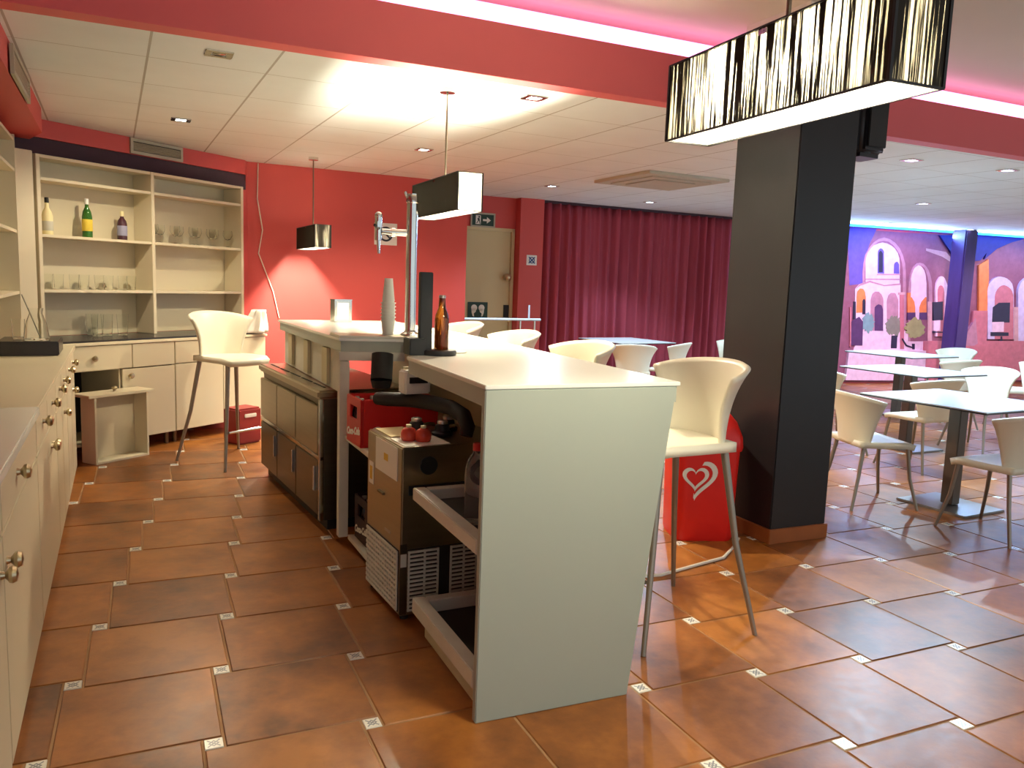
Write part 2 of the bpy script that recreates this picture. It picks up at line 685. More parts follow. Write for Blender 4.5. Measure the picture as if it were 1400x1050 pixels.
def wall(name, a, b, z0, z1, t, m, side=1):
    """vertical slab whose visible face runs a->b; thickness goes to the left (side=1) of a->b"""
    a, b = Vector((a[0], a[1])), Vector((b[0], b[1]))
    d = (b - a).normalized()
    n = Vector((-d.y, d.x)) * side * t
    mb = MB()
    mb.prism([tuple(a), tuple(b), tuple(b + n), tuple(a + n)], z0, z1)
    return struct(mb.build(name, m))


# left wall: front line of its cabinets, then offsets behind it
def left_line(y, off=0.0):          # x of the cabinet front at y, moved off metres towards the wall
    x = -0.05 - (y + 0.445) * 0.1535
    return x - off / cos(0.1523)


LW0 = (left_line(-4.2, 0.62), -4.2)
LW1 = (-1.345, 3.705)
wall('wall_left', LW0, LW1, 0, 2.95, 0.15, M['red_wall'])
CORNER_R = (0.49, 5.515)
wall('wall_corner', LW1, CORNER_R, 0, 2.95, 0.15, M['red_wall'])
RW1 = (2.81, 5.90)
wall('wall_back', CORNER_R, RW1, 0, 2.95, 0.15, M['red_wall'])
DW0 = (2.64, 6.93)
wall('wall_return', RW1, DW0, 0, 2.95, 0.15, M['red_wall'])
DW1 = (7.32, 7.70)
# wall round the toilet door
dd = Vector((DW1[0] - DW0[0], DW1[1] - DW0[1], 0)).normalized()
dn = Vector((-dd.y, dd.x, 0))


def on_door_wall(s, off=0.0):       # point s metres along the rear wall, off metres out into the room
    p = Vector((DW0[0], DW0[1], 0)) + dd * s - dn * off
    return (p.x, p.y)


DOOR0, DOOR1 = 0.44, 1.09
mb = MB()
for s0, s1, z0, z1 in ((0, DOOR0, 0, 2.95), (DOOR0, DOOR1, 2.08, 2.95), (DOOR1, 4.75, 0, 2.95)):
    mb.prism([on_door_wall(s0), on_door_wall(s1), on_door_wall(s1, -.15), on_door_wall(s0, -.15)], z0, z1)
struct(mb.build('wall_rear', M['red_wall']))
mb = MB()
mb.prism([on_door_wall(1.13), on_door_wall(1.47), on_door_wall(1.47, .14), on_door_wall(1.13, .14)], 0, 2.5)
struct(mb.build('wall_pier', M['red_wall']))
wall('wall_mural', (7.30, 7.70), (14.2, 7.70), 0, 2.95, 0.15, M['red_beam'])

# ceilings and the red beam between them
FA, FB = Vector((0.6, 1.18)), Vector((6.1, 1.86))
fd = (FB - FA).normalized()
fn_ = Vector((-fd.y, fd.x))


def beam_pt(s, off=0.0):            # s along the beam from its reference, off towards the bar side
    p = FA + fd * s + fn_ * off
    return (p.x, p.y)


mb = MB()
mb.prism([beam_pt(-2.6, .1), beam_pt(14.2, .1), (14.6, 8.1), (-1.8, 8.1)], 2.5, 2.56)
struct(mb.build('ceiling_bar', M['ceiling_tiles']))
mb = MB()
mb.prism([(-1.7, -4.3), (14.5, -4.3), beam_pt(14.2, .6), beam_pt(-2.6, .6)], 2.93, 3.0)
struct(mb.build('ceiling_raised', M['plaster']))
mb = MB()
mb.prism([beam_pt(-2.6), beam_pt(14.2), beam_pt(14.2, .12), beam_pt(-2.6, .12)], 2.492, 2.765)
mb.prism([beam_pt(-2.6, .02), beam_pt(14.2, .02), beam_pt(14.2, .35), beam_pt(-2.6, .35)], 2.68, 2.76)
mb.prism([beam_pt(-2.6, .33), beam_pt(14.2, .33), beam_pt(14.2, .40), beam_pt(-2.6, .40)], 2.7, 2.95)
struct(mb.build('beam_red', M['red_beam']))
# LED tube lying on the beam's ledge
m_led = emit_mat('pink_led', (255, 172, 230), 2.1)
mb = MB()
mb.prism([beam_pt(-1.1, .05), beam_pt(13.4, .05), beam_pt(13.4, .10), beam_pt(-1.1, .10)], 2.7655, 2.87)
o = mb.build('led_strip', m_led)
tag(o, 'glowing pink white light strip along the top of the red ceiling beam', 'light strip')

# soffits over the back-bar shelves
mb = MB()
mb.prism([(left_line(-4.2, .16), -4.2), (left_line(3.4, .16) - .03, 3.55), (-1.0, 3.92), (-1.345, 3.70), (LW0[0], -4.2)], 2.335, 2.4995)
struct(mb.build('trim_soffit_left', M['red_wall']))
mb = MB()
sa, sb = Vector((-0.99, 3.96)), Vector((0.47, 5.42))
mb.prism([tuple(sa), tuple(sb), (0.49, 5.515), (-1.345, 3.705)], 2.365, 2.499)
struct(mb.build('trim_soffit_corner', M['red_wall']))
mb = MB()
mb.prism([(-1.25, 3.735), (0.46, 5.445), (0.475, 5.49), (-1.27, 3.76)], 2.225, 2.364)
struct(mb.build('trim_recess_shade', M['dark_plum']))  # dark panel painting in the shade of the gap over the corner shelves

# black pillar with terracotta plinth
pa = Vector((3.343, 0.819))
pu = Vector((0.993, 0.105)); pv = Vector((-0.130, 0.992))


def ppt(u, v):
    q = pa + pu * u + pv * v
    return (q.x, q.y)


mb = MB()
mb.prism([ppt(0.012, 0.012), ppt(0.42, 0.012), ppt(0.42, .52), ppt(0.012, .52)], 0.0, 2.70)
struct(mb.build('pillar', M['black_gloss'], bevel=0.006))
mb = MB()
mb.prism([ppt(0.02, 0.02), ppt(0.41, 0.02), ppt(0.41, .51), ppt(0.02, .51)], 2.7005, 2.929)
struct(mb.build('trim_pillar_head', M['plaster']))
mb = MB()
mb.prism([ppt(0, 0), ppt(0.432, 0), ppt(0.432, .532), ppt(0, .532)], 0.0, 0.085)
struct(mb.build('baseboard_pillar', M['plinth'], bevel=0.004))

# pillar in front of the mural
mb = MB()
mb.prism([(11.13, 7.08), (11.38, 7.08), (11.38, 7.36), (11.13, 7.36)], 0, 2.5)
struct(mb.build('pillar_mural', mat('dusky_blue_column', (62, 48, 104), 0.5, var=0.3, scale=4, stretch=(3, 3, .5)), bevel=.02))

# door in the rear wall
mb = MB()
mb.prism([on_door_wall(DOOR0 + .01, -.03), on_door_wall(DOOR1 - .01, -.03), on_door_wall(DOOR1 - .01, -.07), on_door_wall(DOOR0 + .01, -.07)], 0.01, 2.07)
door = struct(mb.build('door_1', M['door']))
mb = MB()
for s0, s1, z0, z1 in ((DOOR0 - .03, DOOR0 + .01, 0, 2.11), (DOOR1 - .01, DOOR1 + .03, 0, 2.11), (DOOR0 - .03, DOOR1 + .03, 2.07, 2.11)):
    mb.prism([on_door_wall(s0, .012), on_door_wall(s1, .012), on_door_wall(s1, -.08), on_door_wall(s0, -.08)], z0, z1)
mb.build('door_frame', M['door'], door)
mb = MB()
hx, hy = on_door_wall(DOOR1 - .07, -.03)
mb.cyl((hx, hy, 1.49), (hx - dn.x * .05, hy - dn.y * .05, 1.49), .035, .03)
mb.sphere((hx - dn.x * .075, hy - dn.y * .075, 1.49), .05, 14, 8)
mb.build('door_knob', M['brass'], door, smooth=True)
mb = MB()
hx, hy = on_door_wall(DOOR1 - .045, -.028)
mb.box((hx, hy, 1.05), (.07, .03, .16), A9)
mb.build('lock_box', M['black'], door)

# ================================================================== fittings on walls and ceiling
def sign(name, label, cat, pos, w, h, m, xdir, t=.012, rim=None):
    """thin plate standing proud of a wall; pos is the centre of its back face"""
    x = Vector(xdir).normalized()
    n = Vector((x.y, -x.x, 0))
    th = thing(name, label, cat, pos)
    mb = MB()
    c = Vector(pos) + n * (t / 2 + .0005)
    mb.box(c, (w, t, h), atan2(x.y, x.x))
    mb.build('plate', m, th, bevel=.002)
    if rim:
        mb = MB()
        f = Vector(pos) + n * (t + .001)
        for a, b, ww, hh in ((0, h / 2, w + .02, .02), (0, -h / 2, w + .02, .02), (-w / 2, 0, .02, h), (w / 2, 0, .02, h)):
            mb.box(f + x * a + Vector((0, 0, b)), (ww, .012, hh), atan2(x.y, x.x))
        mb.build('rim', rim, th)
    return th, Vector(pos) + n * (t + .002), x, n


def flat(mb, org, x, pts, t=.002):
    """raised flat shape on a plate: pts in plate coordinates"""
    n = Vector((x.y, -x.x, 0))
    k = len(pts)
    a = [org + x * p[0] + Vector((0, 0, p[1])) for p in pts]
    b = [p + n * t for p in a]
    mb.add(a + b, [tuple(range(k)), tuple(range(2 * k - 1, k - 1, -1))] + [(i, k + i, k + (i + 1) % k, (i + 1) % k) for i in range(k)])


def ring(mb, org, x, r0, r1, cx=0, cz=0, n=32, a0=0, a1=2 * pi, sx=1.0):
    for i in range(n):
        t0, t1 = a0 + (a1 - a0) * i / n, a0 + (a1 - a0) * (i + 1) / n
        flat(mb, org, x, [(cx + sx * r1 * cos(t0), cz + r1 * sin(t0)), (cx + sx * r1 * cos(t1), cz + r1 * sin(t1)),
                          (cx + sx * r0 * cos(t1), cz + r0 * sin(t1)), (cx + sx * r0 * cos(t0), cz + r0 * sin(t0))])


# exit sign over the door
px, py = on_door_wall(.66)
th, f, x, n = sign('exit_sign', 'dark green exit sign with running figure above the beige door', 'sign', (px, py, 2.195), .32, .16, M['sign_green'], dd, rim=M['vent_grey'])
mb = MB()
flat(mb, f, x, [(-.10, -.055), (-.03, -.055), (-.03, .055), (-.10, .055)])
flat(mb, f, x, [(.0, -.012), (.06, -.012), (.06, .012), (.0, .012)])
flat(mb, f, x, [(.055, -.04), (.11, 0), (.055, .04)])
mb.build('symbol', M['sign_white'], th)
mb = MB()
f2 = f + n * .003
ring(mb, f2, x, 0, .012, -.055, .036, 12)
flat(mb, f2, x, [(-.078, .02), (-.05, .022), (-.045, -.012), (-.07, -.012)])
flat(mb, f2, x, [(-.07, -.012), (-.06, -.012), (-.085, -.048), (-.094, -.044)])
flat(mb, f2, x, [(-.056, -.012), (-.045, -.012), (-.036, -.05), (-.045, -.052)])
mb.build('running_figure', M['sign_green'], th)

# toilet sign on the door (two pale winged figures)
px, py = on_door_wall(.64, -.029)
th, f, x, n = sign('toilet_sign', 'dark square toilet sign with two pale figures on the beige door', 'sign', (px, py, 1.055), .28, .21, M['sign_green'], dd, .008)
mb = MB()
for sgn in (-1, 1):
    ring(mb, f, x, 0, .042, sgn * .052, .032, 14)
    flat(mb, f, x, [(sgn * q[0], q[1]) for q in ((.015, .03), (.09, .02), (.085, -.03), (.07, -.075), (.05, -.08), (.055, -.04), (.03, -.02))][::sgn])
mb.build('figures', M['sign_white'], th)

# no-smoking square on the pier
px, py = on_door_wall(1.31, .14)
th, f, x, n = sign('no_smoking_sign', 'small white square sign with blue mark on the red pier by the curtain', 'sign', (px, py, 1.72), .15, .13, M['white_plastic'], dd, .006)
mb = MB()
ring(mb, f, x, .03, .042, 0, 0, 20)
flat(mb, f, x, [(-.05, -.036), (-.038, -.045), (.05, .036), (.038, .045)])
flat(mb, f, x, [(-.05, .036), (.038, -.045), (.05, -.036), (-.038, .045)])
mb.build('symbol', M['sign_blue'], th)

# ring notice on the red back wall
def on_red(s, off=0.0):
    a, b = Vector(CORNER_R), Vector(RW1)
    d = (b - a).normalized()
    p = a + d * s - Vector((-d.y, d.x)) * off
    return p.x, p.y


rd = Vector((RW1[0] - CORNER_R[0], RW1[1] - CORNER_R[1], 0)).normalized()
px, py = on_red(1.41)
th, f, x, n = sign('wall_notice', 'white square notice with a dark ring on the red wall behind the beer tap', 'sign', (px, py, 1.885), .25, .23, M['white_plastic'], rd, .008)
mb = MB()
ring(mb, f, x, .058, .078, 0, 0, 28)
flat(mb, f, x, [(-.06, .045), (-.048, .057), (.06, -.045), (.048, -.057)])
flat(mb, f, x, [(-.035, -.008), (.035, -.008), (.035, .008), (-.035, .008)])
mb.build('symbol', M['sign_dark'], th)

# grilles
def grille(name, label, pos, w, h, xdir, m_frame, slats=7):
    x = Vector(xdir).normalized()
    n = Vector((x.y, -x.x, 0))
    rz = atan2(x.y, x.x)
    th = thing(name, label, 'air vent', pos)
    c = Vector(pos)
    mb = MB()
    for a, b, ww, hh in ((0, h / 2 - .012, w, .024), (0, -h / 2 + .012, w, .024), (-w / 2 + .012, 0, .024, h - .048), (w / 2 - .012, 0, .024, h - .048)):
        mb.box(c + x * a + Vector((0, 0, b)) + n * .009, (ww, .017, hh), rz)
    mb.build('frame', m_frame, th)
    mb = MB()
    mb.box(c + n * .002, (w - .04, .003, h - .04), rz)
    mb.build('backing', M['black'], th)
    mb = MB()
    for i in range(slats):
        z = -h / 2 + .03 + (h - .06) * (i + .5) / slats
        mb.box(c + n * .009 + Vector((0, 0, z)), (w - .046, .010, .006), rz, Matrix.Rotation(radians(35), 3, 'X'))
    mb.build('slats', m_frame, th)
    return th


sd = (sb - sa).normalized()
gp = sa + sd * 1.07
grille('wall_vent', 'white framed grey air grille on the red soffit over the corner shelves', (gp.x, gp.y, 2.432), .52, .125, (sd.x, sd.y, 0), M['vent_grey'], 6)
lv = Vector((left_line(2.6, .16) - left_line(1.5, .16), 1.1, 0)).normalized()
grille('wall_vent', 'long dark air grille on the red soffit over the left shelves', (left_line(2.05, .157), 2.05, 2.40), .8, .14, (lv.x, lv.y, 0), M['vent_grey'], 5)

# square ceiling diffuser
th = thing('ceiling_vent', 'large square beige air diffuser flat on the tiled ceiling', 'air vent', (4.45, 4.52, 2.5), A9)
mb = MB()
for k, (hw, z0, z1) in enumerate(((.48, -.03, -.001), (.36, -.04, -.031), (.25, -.048, -.041))):
    mb.box((0, 0, (z0 + z1) / 2), (2 * hw, 2 * hw, z1 - z0))
mb.build('panel', M['vent_beige'], th, world=False, bevel=.01)

# ------------------------------------------------------------------ recessed downlights
m_lens_on = emit_mat('lit_lens', (255, 250, 236), 14.0)
m_lens_cool = emit_mat('lit_cool_lens', (225, 240, 255), 12.0)


def downlight(label, x, y, lens, energy=0, color=WARM, tgt=None, z=2.5, name='downlight', spot=150):
    th = thing(name, label, 'ceiling light', (x, y, z), A9, 'recessed ceiling spots')
    mb = MB()
    for a, b, w, h in ((0, .05, .13, .03), (0, -.05, .13, .03), (-.05, 0, .03, .07), (.05, 0, .03, .07)):
        mb.box((a, b, -.004), (w, h, .007))
    mb.build('frame', M['chrome'], th, world=False, bevel=.002)
    mb = MB()
    mb.lathe([(.034, -.003), (.03, -.006), (.001, -.009)], n=16)
    mb.build('lens', lens, th, world=False, smooth=True)
    if energy:
        t = tgt or (x, y, 0)
        lamp_obj('downlight_beam', 'SPOT', (x, y, z - .02), energy, color, t, spot_size=radians(spot), spot_blend=.5, shadow_soft_size=.03)
    return th


m_lens_off = mat('unlit_lens', (150, 142, 124), 0.2, 0.6)
downlight('unlit square ceiling spot nearest the red beam at the left', .42, 1.41 + .12, m_lens_off)
downlight('lit ceiling spot above the corner shelves left of the wire pendants', .07, 3.5, m_lens_on, 70)
downlight('lit ceiling spot between the two smaller pendant rods', 1.92, 3.9, m_lens_on, 150)
downlight('brightest flaring ceiling spot next to the red beam', 2.15, 1.72, m_lens_on, 190)
downlight('small lit ceiling spot near the left end of the curtain', 3.69, 5.61, m_lens_cool, 170, COOL, spot=130, tgt=(3.8, 4.6, 0))
downlight('small lit ceiling spot before the middle of the curtain', 5.32, 6.45, m_lens_cool, 170, COOL, spot=130, tgt=(5.5, 5.3, 0))
downlight('small lit ceiling spot just left of the black pillar', 6.95, 6.9, m_lens_cool)
downlight('lit oval ceiling spot right of the black pillar under the red beam', 5.56, 2.40, m_lens_cool, 230, COOL)
downlight('lit ceiling spot right of the pillar halfway to the mural', 7.93, 4.69, m_lens_cool, 260, COOL)
downlight('faint ceiling spot by the blue glow nearest the pillar', 9.5, 6.97, m_lens_cool)
downlight('faint ceiling spot by the blue glow farther right of the pillar', 11.17, 7.05, m_lens_cool)
downlight('ceiling spot at the right edge of the picture under the beam', 6.58, 2.42, m_lens_cool, 230, COOL)

# blue cove light over the mural
m_blue = emit_mat('blue_led', (30, 110, 255), 12.0)
mb = MB()
mb.box((10.9, 7.52, 2.488), (6.2, .04, .02))
tag(mb.build('led_strip', m_blue), 'bright blue light strip along the ceiling above the mural', 'light strip')
lamp_obj('added_cove_glow', 'AREA', (10.9, 7.35, 2.40), 110, (.32, .58, 1.0), (10.9, 5.9, 3.2), shape='RECTANGLE', size=6.0, size_y=.06)  # unseen area light added to strengthen the strip's blue on the ceiling
lamp_obj('mural_beam', 'SPOT', (9.6, 5.4, 2.46), 330, (1.0, .66, .95), (10.3, 7.7, .9), spot_size=radians(80), spot_blend=.7, shadow_soft_size=.05)
lamp_obj('mural_beam', 'SPOT', (12.6, 5.6, 2.46), 170, (1.0, .62, .82), (12.4, 7.7, .7), spot_size=radians(90), spot_blend=.7, shadow_soft_size=.05)

# ------------------------------------------------------------------ pendants
m_bulb = emit_mat('warm_tube', (253, 244, 216), 820.0)

m_bulb_near = emit_mat('warm_tube', (253, 244, 216), 400.0)


def pendant(label, x, y, z, rz, rod_top, length=.78, seed=0.0, dark=.55, dark_end=.55, closed=False, strength=None, tz=.095, width=.14):
    H = .20
    th = thing('pendant_lamp', label, 'pendant lamp', (x, y, z), rz, 'thread shade pendants over the bar')
    hl, hw = length / 2, width / 2
    mb = MB()     # local +Y is the long axis; threads outside, pale liner inside
    mb.use(shade_material(seed, dark))
    for x in (-hw, hw):
        mb.add([(x, -hl, 0), (x, hl, 0), (x, hl, H), (x, -hl, H)], [(0, 1, 2, 3)])
    mb.use(shade_material(seed + 2, dark_end))
    for y in (-hl, hl):
        mb.add([(-hw, y, 0), (hw, y, 0), (hw, y, H), (-hw, y, H)], [(0, 1, 2, 3)])
    mb.build('shade', None, th, world=False)
    mb = MB()
    iw, il = hw - .003, hl - .003
    for x in (-iw, iw):
        mb.add([(x, -il, 0), (x, il, 0), (x, il, H), (x, -il, H)], [(0, 1, 2, 3)])
    for y in (-il, il):
        mb.add([(-iw, y, 0), (iw, y, 0), (iw, y, H), (-iw, y, H)], [(0, 1, 2, 3)])
    if closed:
        mb.add([(-iw, -il, H - .003), (iw, -il, H - .003), (iw, il, H - .003), (-iw, il, H - .003)], [(0, 1, 2, 3)])
    mb.build('liner', M['liner'], th, world=False)
    mb = MB()
    e = .004
    for zz in (0, H):
        mb.box((-hw, 0, zz), (e + .003, length + e, e)); mb.box((hw, 0, zz), (e + .003, length + e, e))
        mb.box((0, -hl, zz), (width, e + .003, e)); mb.box((0, hl, zz), (width, e + .003, e))
    for sx in (-1, 1):
        for sy in (-1, 1):
            mb.box((sx * hw, sy * hl, H / 2), (e + .003, e + .003, H))
    mb.build('wire_frame', M['black'], th, world=False)
    mb = MB()
    mb.cyl((0, -hl + .13, tz), (0, hl - .13, tz), .017, n=14)
    o = mb.build('light_tube', strength or m_bulb, th, world=False, smooth=True)
    mb = MB()
    mb.box((0, 0, H - .01), (width, .03, .012))
    mb.box((0, 0, .165), (.012, .012, .05))
    mb.build('bracket', M['chrome'], th, world=False)
    mb = MB()
    mb.cyl((0, 0, H - .01), (0, 0, rod_top - z), .006, n=10)
    mb.build('rod', M['steel_dark'], th, world=False, smooth=True)
    mb = MB()
    mb.cyl((0, 0, rod_top - z - .025), (0, 0, rod_top - z - .0005), .045, n=20)
    mb.build('canopy', M['chrome'], th, world=False, smooth=True)
    return th


pendant('largest black thread pendant lamp, glowing, nearest the viewer above the bar end', 1.797, -1.20, 1.82, radians(4.5), 2.93, .77, 0.0, .65, .655, True, m_bulb_near)
pendant('middle black thread pendant lamp over the bar by the beer tap', 1.635, 1.74, 1.79, radians(7), 2.5, .80, 5.1, .82, .52, tz=.13)
pendant('smallest and farthest black thread pendant lamp against the red wall', 1.08, 4.88, 1.67, radians(9), 2.5, .80, 9.7, .82, .72, True)

# ------------------------------------------------------------------ loudspeaker on the pillar
th = thing('loudspeaker', 'black loudspeaker hung high on the side of the black pillar', 'loudspeaker', (3.90, 1.02, 2.19), radians(6))
mb = MB()
mb.prism([(-.12, -.12), (.10, -.10), (.12, .1), (-.12, .12)], 0.0, .40)
mb.build('cabinet', M['black_gloss'], th, world=False, bevel=.035, seg=3, smooth=True)
mb = MB()
mb.box((-.005, -.118, .2), (.15, .012, .3), radians(5))
mb.build('front_grille', M['black'], th, world=False, bevel=.004)
mb = MB()
mb.box((-.12, 0, .2), (.06, .08, .12))
mb.build('bracket', M['black'], th, world=False)

# ------------------------------------------------------------------ curtain
def curtain_fn(u, v):
    s = 1.50 + u * (4.72 - 1.50)
    z = 0.02 + v * 2.45
    ph = s * 2 * pi / .165 + 1.1 * sin(s * 3.1) + .5 * sin(s * 7.3)
    amp = .030 + .012 * sin(s * 5.0) + .012 * (1 - v)
    off = .085 + amp * sin(ph) + .008 * sin(ph * 2.3 + v * 3)
    p = on_door_wall(s, off)
    return Vector((p[0], p[1], z))


th = thing('curtain', 'long crimson floor length curtain in folds across the rear wall', 'curtain', (*on_door_wall(3.1, .08), 0))
mb = MB()
mb.grid(curtain_fn, 380, 14)
mb.build('cloth', M['curtain'], th, smooth=True, solid=.004, offset=0)
mb = MB()
mb.prism([on_door_wall(1.48, .06), on_door_wall(4.74, .06), on_door_wall(4.74, .11), on_door_wall(1.48, .11)], 2.465, 2.498)
mb.build('curtain_rail', M['dark_plum'], th)

